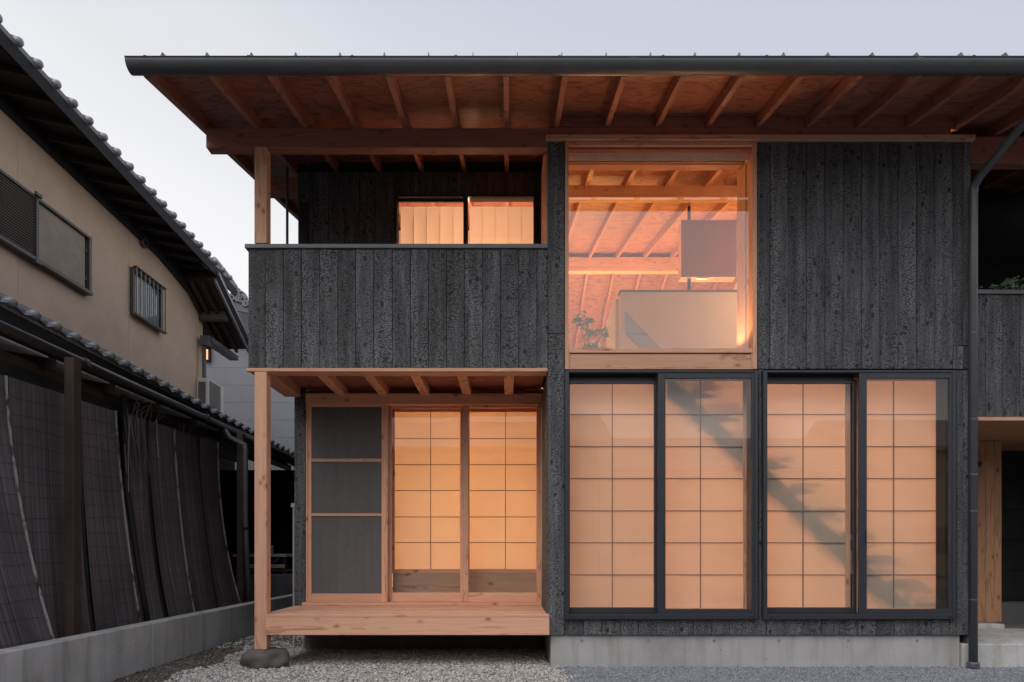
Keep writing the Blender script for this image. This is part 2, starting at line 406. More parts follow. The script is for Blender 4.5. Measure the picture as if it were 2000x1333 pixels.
def scatter(name, n, xr, yr, size, mat, keep=None, tall=.7, zf=None, tris=20, label=None, layers=1):
    """n crushed stones as one mesh, each a squashed and jittered polyhedron"""
    if tris == 20:
        p = (1+5**.5)/2
        B = np.array([(-1, p, 0), (1, p, 0), (-1, -p, 0), (1, -p, 0), (0, -1, p), (0, 1, p), (0, -1, -p), (0, 1, -p), (p, 0, -1), (p, 0, 1), (-p, 0, -1), (-p, 0, 1)])/1.9
        T = np.array([(0, 11, 5), (0, 5, 1), (0, 1, 7), (0, 7, 10), (0, 10, 11), (1, 5, 9), (5, 11, 4), (11, 10, 2), (10, 7, 6), (7, 1, 8), (3, 9, 4), (3, 4, 2), (3, 2, 6), (3, 6, 8), (3, 8, 9), (4, 9, 5), (2, 4, 11), (6, 2, 10), (8, 6, 7), (9, 8, 1)])
    else:
        B = np.array([(1, 0, 0), (-1, 0, 0), (0, 1, 0), (0, -1, 0), (0, 0, 1), (0, 0, -1)], float)
        T = np.array([(0, 2, 4), (2, 1, 4), (1, 3, 4), (3, 0, 4), (2, 0, 5), (1, 2, 5), (3, 1, 5), (0, 3, 5)])
    P = np.c_[rng.uniform(*xr, n), rng.uniform(*yr, n)]
    if keep is not None: P = P[keep(P[:, 0], P[:, 1])]
    n = len(P); s = size[0]+(size[1]-size[0])*rng.random(n)**2.2; s /= 2
    a = rng.uniform(0, 6.283, n); V = B[None]*(1+rng.uniform(-.28, .28, (n, len(B), 3)))
    V = V*np.stack([s*rng.uniform(.8, 1.25, n), s*rng.uniform(.7, 1.1, n), s*tall*rng.uniform(.7, 1.1, n)], -1)[:, None]
    tl = rng.uniform(-.5, .5, n); ct, st = np.cos(tl)[:, None], np.sin(tl)[:, None]
    x, y, z = V[..., 0], V[..., 1]*ct-V[..., 2]*st, V[..., 1]*st+V[..., 2]*ct
    ca, sa = np.cos(a)[:, None], np.sin(a)[:, None]
    Zb = (zf(P[:, 0], P[:, 1]) if zf else np.zeros(n))+s*tall*rng.uniform(.15, 1.0, n)
    V = np.stack([x*ca-y*sa+P[:, 0:1], x*sa+y*ca+P[:, 1:2], z+Zb[:, None]], -1).reshape(-1, 3)
    Fc = (T[None]+(np.arange(n)*len(B))[:, None, None]).reshape(-1, 3)
    me = bpy.data.meshes.new(name); me.vertices.add(len(V)); me.vertices.foreach_set('co', V.ravel())
    me.loops.add(Fc.size); me.loops.foreach_set('vertex_index', Fc.ravel().astype(np.int32))
    me.polygons.add(len(Fc)); me.polygons.foreach_set('loop_start', np.arange(0, Fc.size, 3, dtype=np.int32)); me.polygons.foreach_set('loop_total', np.full(len(Fc), 3, np.int32))
    me.update(calc_edges=True); me.materials.append(mat)
    return tag(put(bpy.data.objects.new(name, me), None, (0, 0, 0)), label, None, None, 'stuff')
PALE = stones('pale_crushed_stone', [(.56, .545, .51), (.43, .42, .39), (.66, .64, .61), (.33, .32, .30), (.52, .50, .47), (.40, .38, .35), (.60, .58, .55)])
BLUE = stones('blue_grey_gravel', [(.36, .385, .43), (.24, .26, .29), (.46, .485, .53), (.30, .32, .355), (.16, .175, .20), (.40, .42, .46)])
DIRT = stones('dirt_pebbles', [(.15, .12, .095), (.21, .18, .15), (.10, .08, .065), (.30, .28, .25), (.17, .13, .10), (.12, .10, .085)])
def edge_l(x, y):       # wobbling border of the pale stones towards the boundary wall
    return -2.86+.10*np.sin(y*2.3+1)+.05*np.sin(y*7.1)+np.maximum(0, -.45-y)*.35
def edge_r(x, y): return .50+.05*np.sin(y*9)+.04*np.sin(y*23)
def fnd_free(x, y): return ~((x > .38) & (y > .04))
scatter('crushed_stone', 42000, (-3.22, .62), (-1.7, 1.35), (.009, .036), PALE, lambda x, y: (x > edge_l(x, y)) & (x < edge_r(x, y)) & fnd_free(x, y), label='pale crushed stones in front of the veranda')
scatter('dirt_pebbles', 9000, (-3.24, -2.2), (-1.7, 2.4), (.008, .03), DIRT, lambda x, y: (x < edge_l(x, y)+.12) | (y > 1.2), .6, label='brown earth and pebbles along the boundary wall')
scatter('blue_gravel', 60000, (.44, 6.6), (-1.45, .06), (.006, .019), BLUE, lambda x, y: (x > edge_r(x, y)-.03) & ((x > 4.2) | (y < .045)), .75, tris=8, label='fine blue grey gravel along the concrete foundation')
scatter('side_stone', 2500, (-3.24, -2.3), (1.2, 5), (.012, .04), PALE, label='pale stones in the side passage')
scatter('yard_gravel', 6000, (-3.2, 6.6), (-3.2, -1.6), (.01, .035), PALE, label='loose gravel of the forecourt')
def zone_plane(name, x0, x1, y0, y1, z, mat):
    b = MB(); b.add([(x0, y0, z), (x1, y0, z), (x1, y1, z), (x0, y1, z)], [(0, 1, 2, 3)]); return tag(b.build(name, mat), kind='structure')
zone_plane('gravel_bed', -2.75, .5, -1.7, 1.3, .0, concrete('stone_dust', (.33, .32, .30)))
zone_plane('gravel_path', .5, 6.8, -1.5, .05, .001, concrete('blue_dust', (.25, .265, .295)))

# ================================================================== THE TIMBER HOUSE
house = thing('timber_house', 'two storey house of charred black boards and cedar with glowing paper screens', 'house', (1, 3, 0))
SL = .2
def zr(Y): return 4.944+SL*Y if Y <= 5.2 else 4.944+SL*5.2-.36*(Y-5.2)      # underside of the rafters
BW = .1672
# foundation
box('foundation', .394, 4.16, .03, .20, -.3, .296, CONC, house, .006)
box('foundation', .394, .55, .2, 1.1, -.3, .296, CONC, house, .006)
box('foundation', -2.2, .39, 1.12, 1.3, -.3, .42, DCONC, house, .004)
box('foundation', -2.2, 4.2, 7.9, 8.05, -.3, .296, CONC, house, .004)
tie = MB()
for px in (1137, 1268, 1397, 1524, 1660, 1795):      # form tie plugs cast in the concrete
    tie.lathe((XX(px, 0), .0295, ZZ(1253, 0)), [(.016, .0), (.015, -.002)], 12, 'y')
tie.build('tie_plug', plain('mortar_patch', (.27, .265, .26), .9), house)

# front wall: core and boards
wall = box('front_wall', 4.02, 4.22, .026, .16, .30, 4.83, BLACKW, house, 0)
def core(*a): return box('wall_core', *a, BLACKW, wall, 0)
core(.378, .515, .026, .16, .30, 4.81)
xB = [XX(p, 0) for p in (1070.5, 1103, 1481.5, 1491, 1869, 1896)]
core(.52, 4.015, .026, .10, .30, ZZ(1212, 0)); core(2.285, 4.015, .026, .16, 2.725, 4.81); core(2.278, 2.335, .026, .12, .42, 2.72)
JT = .0035
def vboards(parent, xs, z0, z1, y=0.0, th=.018, mat=CH):
    for a, b_ in zip(xs[:-1], xs[1:]):
        jy = random.uniform(-.0022, .0022)
        box('charred_board', a+JT/2, b_-JT/2, y+jy, y+th+jy, z0, z1, mat, parent, .003)
zt, zb = 4.812, .296
zs_top, zs_bot = ZZ(722.5, 0), ZZ(1210.5, 0)
vboards(wall, [xB[0], xB[1]], zb, ZZ(652, 0)-.002); vboards(wall, [xB[0], xB[1]], ZZ(652, 0)+.002, zt)
big = [XX(1478.5, 0)]+[XX(1504+35.75*k, 0) for k in range(11)]+[XX(1881.5, 0), xB[5]]
vboards(wall, big[:-2], ZZ(721, 0), zt); vboards(wall, big[-3:], ZZ(676, 0)+.002, zt); vboards(wall, big[-3:], ZZ(721, 0), ZZ(676, 0)-.002)
vboards(wall, [XX(1104+35.75*k, 0) for k in range(22)]+[XX(1869, 0)], zb, zs_bot)
vboards(wall, [xB[2], xB[3]], zs_bot, zs_top-.0); vboards(wall, [xB[4], XX(1881.5, 0), xB[5]], zb, zs_top-.004)
# left return beside the veranda and right return beside the porch
for k in range(6):
    y0 = .02+k*BW
    box('charred_board', .360, .376, y0+JT/2, min(y0+BW, 1.0)-JT/2, .296, 2.70, CH, wall, .003)
core(.378, .50, .165, 1.10, .30, 2.80)
core(4.10, 4.222, .165, 2.6, .2, 5.1)
for k in range(8): box('charred_board', 4.223, 4.241, .02+k*BW+JT/2, .02+(k+1)*BW-JT/2, .2, 4.81, CH, wall, .003)

# side wall to the left
sw = prism_x('side_wall', -2.25, -2.16, [(1.02, .3), (8, .3), (8, zr(8)+.08), (5.2, zr(5.2)+.08), (1.14, zr(1.14)+.08), (1.02, 2.72)], BLACKW, house)
for k in range(14):
    y0 = 1.02+k*BW
    box('charred_board', -2.27, -2.252, y0+JT/2, y0+BW-JT/2, .3, (2.70 if y0 < 1.1 else zr(y0)), CH, sw, .003)
box('charred_board', -2.268, -2.150, .998, 1.016, .42, 2.74, CH, sw, .003)
box('back_wall', -2.25, 4.22, 8.0, 8.12, .3, 5.0, PLASTER, house, 0)

# veranda ------------------------------------------------------------
def post(z0, z1):
    return box('post', -2.315, -2.203, -.02, .092, z0, z1, wood('z'), house, .004)
post(.165, 2.702); post(3.877, 4.758)
deck = box('veranda_beam', -2.2005, .377, -.06, .055, ZZ(1241, -.06), .462, wood('x'), house, .004)
for k in range(8):
    y0 = -.058+k*.128
    box('deck_board', -2.2 if k < 1 else -2.25, .357 if k > 0 else .375, y0+.002, y0+.126, .4645, .49, wood('x'), deck, .003)
box('deck_joist', -2.25, -2.16, .06, .96, .30, .462, wood('y'), deck, .003)
box('deck_support', -1.0, -.9, .06, .96, .36, .46, wood('y'), deck, .003)
box('deck_support', -2.1, .35, .9, .98, .36, .462, wood('x'), deck, .003)
# balcony ---------------------------------------------------------------
zc0, zc1 = ZZ(486.5, 0), ZZ(478, 0)
par = box('balcony_parapet', -2.36, .358, .021, .115, 2.745, zc0-.002, BLACKW, house, 0)
pxs = [XX(484.5, 0)]+[XX(470+p/3.175, 0) for p in (152, 265, 377, 490, 602, 713, 826, 940, 1053, 1166, 1277, 1388, 1501, 1612, 1725, 1838)]+[XX(1070, 0)]
vboards(par, pxs, 2.742, zc0-.001, .001)
box('parapet_cap', -2.405, .364, -.018, .135, zc0, zc1, CAPM, par, .004)
box('parapet_core', -2.36, -2.27, .12, 1.10, 2.745, zc0-.002, BLACKW, par, 0)
for k in range(7):
    y0 = .02+k*.157
    box('charred_board', -2.381, -2.363, y0+JT/2, y0+.157-JT/2, 2.742, zc0-.001, CH, par, .003)
box('parapet_cap', -2.405, -2.255, .136, 1.10, zc0, zc1, CAPM, par, .004)
box('parapet_trim', -2.392, .364, -.016, .018, 2.706, 2.738, wood('x'), par, .003)
bf = box('balcony_floor', -2.37, .36, .022, .145, 2.705, 2.82, wood('x'), house, .003)
box('edge_beam', -2.37, -2.20, .147, 1.0, 2.705, 2.82, wood('y'), bf, .003)
for k in range(-4, 1):
    cx_ = .010+.44*k
    box('joist', cx_-.047, cx_+.047, .147, .998, 2.708, 2.80, wood('y'), bf, .003)
box('plywood_panel', -2.2, -.88, .147, 1.1, 2.803, 2.818, PLY, bf, .001); box('plywood_panel', -.876, .356, .147, 1.1, 2.803, 2.818, PLY, bf, .001)
box('balcony_deck', -2.26, .36, .12, 1.11, 2.822, 2.86, CAPM, bf, 0)

# recess wall of the balcony with its sliding window ------------------------
YB = 1.12
wx0, wx1 = XX(772, YB), XX(1047, YB); wz1 = ZZ(381, YB)
rw = box('balcony_wall', -2.15, wx0-.002, YB+.02, YB+.12, 2.862, 5.285, BLACKW, house, 0)
box('wall_core', wx1+.002, .40, YB+.02, YB+.12, 2.862, 5.285, BLACKW, rw, 0); box('wall_core', wx0, wx1, YB+.02, YB+.12, wz1+.002, 5.285, BLACKW, rw, 0)
xs = [-2.268+.1672*k for k in range(7)]; xs[-1] = wx0-.004
vboards(rw, xs, 2.865, 5.165, YB)
vboards(rw, [wx0-.004+.1672*k for k in range(9)]+[wx1+.004], wz1+.003, 5.165, YB); vboards(rw, [wx1+.004, .374], 2.865, 5.165, YB)
def sash_glass(name, parent, x0, x1, z0, z1, y, fr, mat, gm=GL, rails=None):
    """one sliding leaf: two stiles, two rails, one pane"""
    l, r, b_, t_ = fr
    s = box('sash', x0, x0+l, y, y+.03, z0, z1, mat, parent, .003)
    box('sash', x1-r, x1, y, y+.03, z0, z1, mat, parent, .003)
    box('sash', x0+l, x1-r, y+.001, y+.029, z0, z0+b_, mat, parent, .003); box('sash', x0+l, x1-r, y+.001, y+.029, z1-t_, z1, mat, parent, .003)
    box('glass_pane', x0+l-.004, x1-r+.004, y+.012, y+.018, z0+b_-.004, z1-t_+.004, gm, parent, 0)
bw = MB(); bw.box(wx0, wx0+.02, YB-.01, YB+.1, 2.87, wz1); bw.box(wx1-.02, wx1, YB-.01, YB+.1, 2.87, wz1)
bw.box(wx0+.02, wx1-.02, YB-.01, YB+.1, wz1-.025, wz1); bw.box(wx0+.02, wx1-.02, YB-.01, YB+.1, 2.87, 2.90)
bwin = bw.build('balcony_window', ALU, house)
xm = XX(909.5, YB)
sash_glass('sash', bwin, wx0+.02, xm+.02, 2.9, wz1-.027, YB+.045, (.008, .034, .05, .02), ALU)
sash_glass('sash', bwin, xm-.026, wx1-.02, 2.9, wz1-.027, YB+.008, (.05, .008, .05, .002), ALU)

# rooms: floors, walls ------------------------------------------------------
FLR = wood('x', 'oak')
inner = box('upper_floor', -2.15, .385, YB+.12, 8.0, 2.72, 2.85, FLR, house, 0)
box('upper_floor', .51, 4.05, 1.62, 8.0, 2.72, 2.85, FLR, inner, 0); box('upper_floor', .51, 1.0, .17, 1.615, 2.72, 2.85, FLR, inner, 0); box('light_shield', 1.002, 3.498, .17, .42, 2.72, 2.85, FLR, inner, 0); box('upper_floor', 3.5, 4.05, .17, 1.615, 2.72, 2.85, FLR, inner, 0)  # narrow front strip: unseen board added to keep the eave light off the screens
box('ground_floor', -2.15, .385, 1.32, 8.0, .38, .48, FLR, house, 0); box('ground_floor', .51, 4.05, .17, 8.0, .30, .42, FLR, house, 0)
prism_x('party_wall', .388, .505, [(YB+.13, .42), (8, .42), (8, zr(8)+.1), (5.2, zr(5.2)+.1), (YB+.13, zr(YB)+.1)], PLASTER, house)
prism_x('gable_wall', 4.055, 4.098, [(.165, 2.86), (8, 2.86), (8, zr(8)+.1), (5.2, zr(5.2)+.1), (.165, zr(.2)+.1)], PLASTER, house)
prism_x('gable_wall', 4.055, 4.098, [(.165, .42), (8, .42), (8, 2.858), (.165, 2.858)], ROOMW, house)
prism_x('party_wall', .505, .518, [(.17, 2.86), (1.24, 2.86), (1.24, zr(YB)+.1), (.17, zr(.17)+.1)], PLASTER, house)
box('room_wall', -2.15, .385, 4.6, 4.7, .5, 2.715, PLASTER, house, 0); box('room_wall', -2.15, .385, 3.6, 3.7, 2.852, 5.7, PLASTER, house, 0)
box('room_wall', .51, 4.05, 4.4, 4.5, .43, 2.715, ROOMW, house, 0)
# cedar lining on the right side of the recess
for k in range(7):
    y0 = .13+k*.142
    box('lining_board', .358, .376, y0+.001, y0+.1405, 3.86, zr(y0)-.002, wood('z'), house, .002)
box('wall_core', .378, .51, .17, 1.25, 2.86, 5.0, BLACKW, rw, 0)

# roof --------------------------------------------------------------------
XR1 = 6.9
def slab(y0, y1, off0, off1, x0, x1):
    return [(x0, y0, zr(y0)+off0), (x1, y0, zr(y0)+off0), (x1, y1, zr(y1)+off0), (x0, y1, zr(y1)+off0),
            (x0, y0, zr(y0)+off1), (x1, y0, zr(y0)+off1), (x1, y1, zr(y1)+off1), (x0, y1, zr(y1)+off1)]
b = MB(); b.hexa(slab(-.975, 5.2, .121, .142, -2.86, XR1)); b.hexa(slab(5.2, 8.9, .121, .142, -2.86, XR1))
roof = b.build('roof', GUT, house)
for k in range(28):
    xx = XX(318, -.93)+.3455*k
    if xx > XR1: break
    b = MB(); y0, y1 = -.968, 5.2
    b.hexa([(xx-.004, y0, zr(y0)+.142), (xx+.004, y0, zr(y0)+.142), (xx+.004, y1, zr(y1)+.142), (xx-.004, y1, zr(y1)+.142),
            (xx-.002, y0+.03, zr(y0)+.196), (xx+.002, y0+.03, zr(y0)+.196), (xx+.002, y1, zr(y1)+.18), (xx-.002, y1, zr(y1)+.18)])
    b.build('standing_seam', GUT, roof)
def rafter(cx_, w=.045, x_abs=None):
    b = MB()
    for (ya, yb) in ((-.93, 5.2), (5.2, 8.6)):
        b.hexa(slab(ya, yb, 0, .105, cx_-w/2, cx_+w/2))
    return b
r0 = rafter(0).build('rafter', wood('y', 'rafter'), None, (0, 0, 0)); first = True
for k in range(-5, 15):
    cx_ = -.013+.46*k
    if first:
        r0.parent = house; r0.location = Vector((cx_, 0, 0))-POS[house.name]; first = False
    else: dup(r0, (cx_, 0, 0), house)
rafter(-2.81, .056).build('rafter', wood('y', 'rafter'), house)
end = MB()                                             # weathered end grain at the rafter tips
for k in range(-5, 15):
    cx_ = -.013+.46*k; z0 = zr(-.93)
    end.box(cx_-.0222, cx_+.0222, -.9345, -.9305, z0+.001, z0+.10)
end.build('rafter_end_cap', plain('end_grain', (.52, .42, .38), .8), roof)
xs = [-2.84+.92*k for k in range(11)]
for a, b_ in zip(xs[:-1], xs[1:]):
    for ya, yb in ((-.97, .88), (.88, 2.7), (2.7, 5.2), (5.2, 8.6)):
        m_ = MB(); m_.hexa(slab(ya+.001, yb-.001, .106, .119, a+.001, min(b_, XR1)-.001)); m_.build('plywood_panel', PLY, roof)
# eave beam, trims, blocking
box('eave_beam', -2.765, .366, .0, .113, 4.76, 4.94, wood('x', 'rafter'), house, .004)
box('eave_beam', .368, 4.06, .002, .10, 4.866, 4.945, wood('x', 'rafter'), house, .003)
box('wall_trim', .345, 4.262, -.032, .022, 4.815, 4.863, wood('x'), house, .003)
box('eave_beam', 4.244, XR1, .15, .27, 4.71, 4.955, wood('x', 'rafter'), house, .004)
for k in range(1, 9):
    a = -.013+.46*k+.024; b_ = a+.46-.048
    if b_ > 4.15: b_ = 4.1
    if a < 4.1: box('blocking_board', a, b_, .012, .04, 4.95, 5.0515, wood('x', 'rafter'), house, .002)
box('purlin', -2.78, -2.28, 1.30, 1.42, 5.03, zr(1.3), wood('x', 'rafter'), house, .004)
for (yc, z0, xe) in ((1.65, 5.165, 4.05), (5.2, 5.775, 4.05)):
    box('ceiling_beam', .52, xe, yc, yc+.13, z0, zr(yc)+.03, wood('x'), house, .004)
# gutter: half round trough with end cap, lip bead and brackets
gy, gz, gr = -1.0, 4.812, .0775
b = MB(); n = 16
V = []
for x in (-2.905, XR1):
    for rr in (gr, gr-.003):
        for i in range(n+1):
            q = math.pi+math.pi*i/n; V.append((x, gy+rr*math.cos(q), gz+rr*math.sin(q)))
m_ = n+1; Fs = []
for i in range(n):
    Fs += [(i, i+1, 2*m_+i+1, 2*m_+i), (m_+i, 3*m_+i, 3*m_+i+1, m_+i+1)]
Fs += [(0, 2*m_, 3*m_, m_), (n, m_+n, 3*m_+n, 2*m_+n)]
b.add(V, Fs)
gut = b.build('gutter', GUT, house, smooth=True)
b = MB(); pr = [( -2.906, gy+gr*math.cos(math.pi+math.pi*i/n), gz+gr*math.sin(math.pi+math.pi*i/n)) for i in range(n+1)]
b.add(pr+[(-2.902, p[1], p[2]) for p in pr], [tuple(range(m_)), tuple(range(m_, 2*m_))[::-1]]+[(i, (i+1) % m_, m_+(i+1) % m_, m_+i) for i in range(m_)])
b.build('end_cap', GUT, gut)
b = MB(); b.tube([(-2.905, gy-gr-.002, gz-.001), (XR1, gy-gr-.002, gz-.001)], .0045, 8); b.build('lip_bead', GUT, gut, smooth=True)
for xx in (-1.25, .93, 3.1, 5.1):
    b = MB(); nn = 14; P1 = [(gy+(gr+.0022)*math.cos(math.pi+math.pi*i/nn), gz+(gr+.0022)*math.sin(math.pi+math.pi*i/nn)) for i in range(nn+1)]
    b.add([(xx, y, z) for y, z in P1]+[(xx+.05, y, z) for y, z in P1], [(i, i+1, nn+2+i, nn+1+i) for i in range(nn)]); b.build('gutter_joint', GUT, gut, smooth=True)
for k in range(13):
    xx = -2.75+k*.785
    b = MB(); b.box(xx-.010, xx+.010, gy-gr-.008, gy+.06, gz+.001, gz+.006); b.build('bracket', GUT, gut)
# rain pipe
b = MB(); px_ = XX(1895.5, -.04)
pts = [(4.285, -1.0, gz-gr+.01), (4.285, -1.0, gz-gr-.05), (4.26, -.85, 4.66), (px_+.01, -.16, 4.42), (px_, -.085, 4.36), (px_, -.075, 4.28), (px_, -.075, .02)]
b.tube(pts, .0365, 20); pipe = b.build('rain_pipe', GUT, house, smooth=True)
for z0 in (3.72, 3.03, 2.25, 1.75, 1.42, .62):
    b = MB(); b.lathe((px_, -.075, z0), [(.0365, 0), (.0376, .001), (.0376, .012), (.0365, .013)], 20); b.build('pipe_joint', GUT, pipe)
b = MB(); b.lathe((px_, -.075, .015), [(.052, 0), (.052, .035), (.044, .045), (.038, .05)], 20); b.build('pipe_collar', GUT, pipe)

# big fixed window ---------------------------------------------------------------
wz = wood('z'); wxx = wood('x')
X0, X1 = XX(1103.5, 0), XX(1477.5, 0)
b = MB(); b.box(X0, X0+.033, -.014, .16, ZZ(722, 0), 4.812)
fw = b.build('fixed_window', wz, house)
box('frame', X1-.036, X1, -.014, .16, ZZ(722, 0), 4.812, wz, fw, .003)
box('frame', X0+.034, X1-.037, -.008, .16, 4.775, 4.812, wxx, fw, .003)
box('frame', X0+.034, X1-.037, .02, .074, 4.752, 4.774, wood('x', 'rafter'), fw, .003)
box('frame', X0+.034, X1-.037, -.010, .18, ZZ(690, 0), ZZ(681, 0), wxx, fw, .003)
box('sill_panel', X0+.046, X1-.049, .004, .03, ZZ(717.5, 0), ZZ(691.5, 0), wxx, fw, .002)
box('frame', X0+.034, X1-.037, -.006, .10, ZZ(722, 0), ZZ(718, 0), wxx, fw, .002)
box('frame', X0+.034, X0+.045, -.004, .03, ZZ(717.5, 0), ZZ(690.5, 0), wz, fw, .001); box('frame', X1-.048, X1-.037, -.004, .03, ZZ(717.5, 0), ZZ(690.5, 0), wz, fw, .001)
box('wall_core', X0+.034, X1-.037, .05, .16, 2.725, ZZ(691, 0), BLACKW, fw, 0)
box('glass_pane', X0+.03, X1-.034, .045, .053, ZZ(681, 0), 4.752, glass('wide_glass', 1.9), fw, 0)
box('jamb_lining', X1-.045, X1-.008, .162, .40, ZZ(690, 0), 4.81, wz, fw, .002); box('jamb_lining', X0+.0, X0+.03, .162, .32, ZZ(690, 0), 4.81, wz, fw, .002)
box('header', X0, X1, .20, .30, ZZ(322, .2), 4.86, wood('x', 'rafter'), fw, .003)
# roller blind rolled up in its cassette, inside the glass
b = MB(); zr0, zr1 = ZZ(313, .1), ZZ(294, .1); ra, rb = XX(1109, .1), XX(1461, .1)
b.hexa([(ra, .105, zr0), (rb, .105, zr0), (rb, .15, zr0), (ra, .15, zr0), (ra, .075, zr1), (rb, .075, zr1), (rb, .15, zr1), (ra, .15, zr1)])
blind = b.build('roller_blind', plain('blind_cream', (.88, .80, .70), .5), fw)
box('blind_rail', ra+.01, rb-.02, .11, .13, zr0-.014, zr0-.004, plain('blind_rail', (.25, .12, .07), .5), blind, .002)

# ground floor aluminium sliding windows with paper screens behind -------------------
def shoji(parent, x0, x1, z0, z1, y, vbars, hbars, fw_=.045, frame=True, bottom=None):
    s = box('shoji_screen', x0-fw_, x0, y, y+.03, z0-fw_, z1+fw_, wz, parent, .002)
    box('screen_frame', x1, x1+fw_, y, y+.03, z0-fw_, z1+fw_, wz, s, .002)
    box('screen_frame', x0, x1, y+.001, y+.029, z1, z1+fw_, wxx, s, .002); box('screen_frame', x0, x1, y+.001, y+.029, z0-fw_, z0, wxx, s, .002)
    box('paper', x0-.005, x1+.005, y+.012, y+.0125, z0-.005, z1+.005, PAPER, s, 0)
    MT = plain('muntin_wood', (.26, .19, .16), .7)
    for v in vbars: box('muntin', v-.0038, v+.0038, y+.001, y+.0115, z0, z1, MT, s, 0)
    hs = sorted(hbars); vs = [x0]+sorted(vbars)+[x1]
    for h_ in hs:
        for a, c in zip(vs[:-1], vs[1:]): box('muntin', a+.005, c-.005, y+.002, y+.0112, h_-.0038, h_+.0038, MT, s, 0)
    return s
def sliding_window(ox, left_paper, lbar, right_paper, rbar, x_meet):
    """aluminium unit whose frame starts at picture x = ox; papers given as picture spans at the screen's depth"""
    YF = -.05
    fx0, fx1 = XX(ox, YF), XX(ox+377.5, YF); z0, z1 = ZZ(1210, YF), ZZ(723, YF)
    b = MB(); b.box(fx0, fx0+.036, YF, .15, z0, z1)
    u = b.build('sliding_window', ALU, house)
    box('frame', fx1-.036, fx1, YF, .15, z0, z1, ALU, u, .003)
    box('frame', fx0+.037, fx1-.037, YF+.001, .15, z1-.022, z1, ALU, u, .003)
    box('frame', fx0+.037, fx1-.037, YF+.001, .15, z0, z0+.045, ALU, u, .003)
    xmm = XX(x_meet, -.02)
    # inner leaf (left), outer leaf (right)
    sash_glass('sash', u, fx0+.038, xmm+.012, z0+.046, z1-.075, .03, (.014, .03, .055, .028), ALU)
    box('sash', fx0+.038, xmm, .062, .12, z1-.074, z1-.024, ALU, u, .002)
    sash_glass('sash', u, xmm, fx1-.012, z0+.022, z1-.021, -.042, (.070, .045, .070, .052), ALU)
    for hx in (xmm+.055, fx1-.028):
        hb = MB(); hb.box(hx-.004, hx+.004, -.048, -.0425, ZZ(1062, 0), ZZ(1038, 0)); hb.build('finger_pull', plain('black_plastic', (.01, .01, .012), .4), u)
    for dx in (.08, 1.70):
        hb = MB(); hb.box(fx0+dx-.025, fx0+dx+.025, YF-.0015, YF+.0, z0+.016, z0+.021); hb.build('drain_slot', plain('black_plastic', (.01, .01, .012), .4), u)
    YS = .19
    hz = [ZZ(700+q/2.469, YS) for q in (271, 426, 580, 736, 890, 1045)]
    zt_, zb_ = ZZ(744, YS), ZZ(1188, YS)
    shoji(house, XX(left_paper[0], YS), XX(left_paper[1], YS), zb_, zt_, YS, [XX(lbar, YS)], hz)
    shoji(house, XX(right_paper[0], YS), XX(right_paper[1], YS), zb_, zt_, YS-.04 if False else YS, [XX(rbar, YS)], hz)
    return u
sliding_window(1103.5, (1112, 1282), 1196, (1296, 1452), 1368.5, 1284)
sliding_window(1491, (1497, 1652), 1569, (1684, 1829), 1746, 1676)
box('inner_post', XX(1840, .2), XX(1882, .3), .23, .35, .42, 2.71, wz, house, .003)
box('inner_post', XX(1478, .2), XX(1490, .2), .17, .24, .42, 2.71, wz, house, .003)
box('inner_post', XX(1655, .24), XX(1673, .24), .24, .30, .42, 2.71, plain('dark_post', (.05, .035, .03), .6), house, .003)
box('lintel', .52, 4.04, .165, .26, ZZ(739, .19), 2.715, wood('x'), house, .003)

# veranda doors ----------------------------------------------------------------
YD = 1.0
dz0, dz1 = .492, ZZ(772, YD)
dr = box('door_frame', XX(597, .94), .356, .94, 1.15, ZZ(790, .94), dz1, wxx, house, .003)
box('frame', XX(597, .94), XX(600.5, .94), .945, 1.15, dz0, ZZ(790, .94)-.001, wz, dr, .002)
box('frame', .316, .356, .945, 1.15, dz0+.036, ZZ(790, .94)-.001, wz, dr, .002)
box('door_sill', XX(590, .94), .356, .925, 1.15, dz0, dz0+.034, wood('x'), dr, .003)
box('header_trim', XX(597, .93), .357, .925, .939, dz1-.03, dz1, wxx, dr, .002)
sz0 = dz0+.035; sz1 = ZZ(790, .96)+.01
def leaf(name, pa, pb, y, stile_l, stile_r, bot, rails=(), gm=None):
    xa, xb = XX(pa, y), XX(pb, y); k = (y+D)/F
    s = box(name, xa, xa+stile_l*k, y, y+.032, sz0, sz1, wz, house, .003)
    box('stile', xb-stile_r*k, xb, y, y+.032, sz0, sz1, wz, s, .003)
    box('rail', xa+stile_l*k, xb-stile_r*k, y+.001, y+.031, sz0, ZZ(bot, y), wxx, s, .003)
    box('rail', xa+stile_l*k, xb-stile_r*k, y+.001, y+.031, sz1-.035, sz1, wxx, s, .003)
    for (ya, yb) in rails: box('rail', xa+stile_l*k, xb-stile_r*k, y+.002, y+.03, ZZ(yb, y), ZZ(ya, y), wxx, s, .002)
    return s, xa+stile_l*k, xb-stile_r*k
s, a, c = leaf('screen_door', 598, 757, .957, 10, 12, 1160, ((896, 902), (1003, 1008.5)))
zs = [ZZ(1160, .957), ZZ(1008.5, .957), ZZ(1003, .957), ZZ(902, .957), ZZ(896, .957), sz1-.035]
for i in range(3): box('insect_screen', a-.003, c+.003, .972, .973, zs[2*i], zs[2*i+1], insect_mesh(), s, 0)
sw2 = box('veranda_wall', XX(600, 1.1), XX(760, 1.1), 1.125, 1.25, .5, 2.71, BLACKW, house, 0)
vboards(sw2, [XX(600+.5, 1.08)+.155*k for k in range(6)], .53, 2.65, 1.105)
s, a, c = leaf('glass_door', 757, 912, 1.035, 8, 13, 1158)
box('glass_pane', a-.003, c+.003, 1.05, 1.055, ZZ(1158, 1.05), sz1-.03, GL, s, 0)
s, a, c = leaf('glass_door', 904, 1058, .995, 11, 10, 1158)
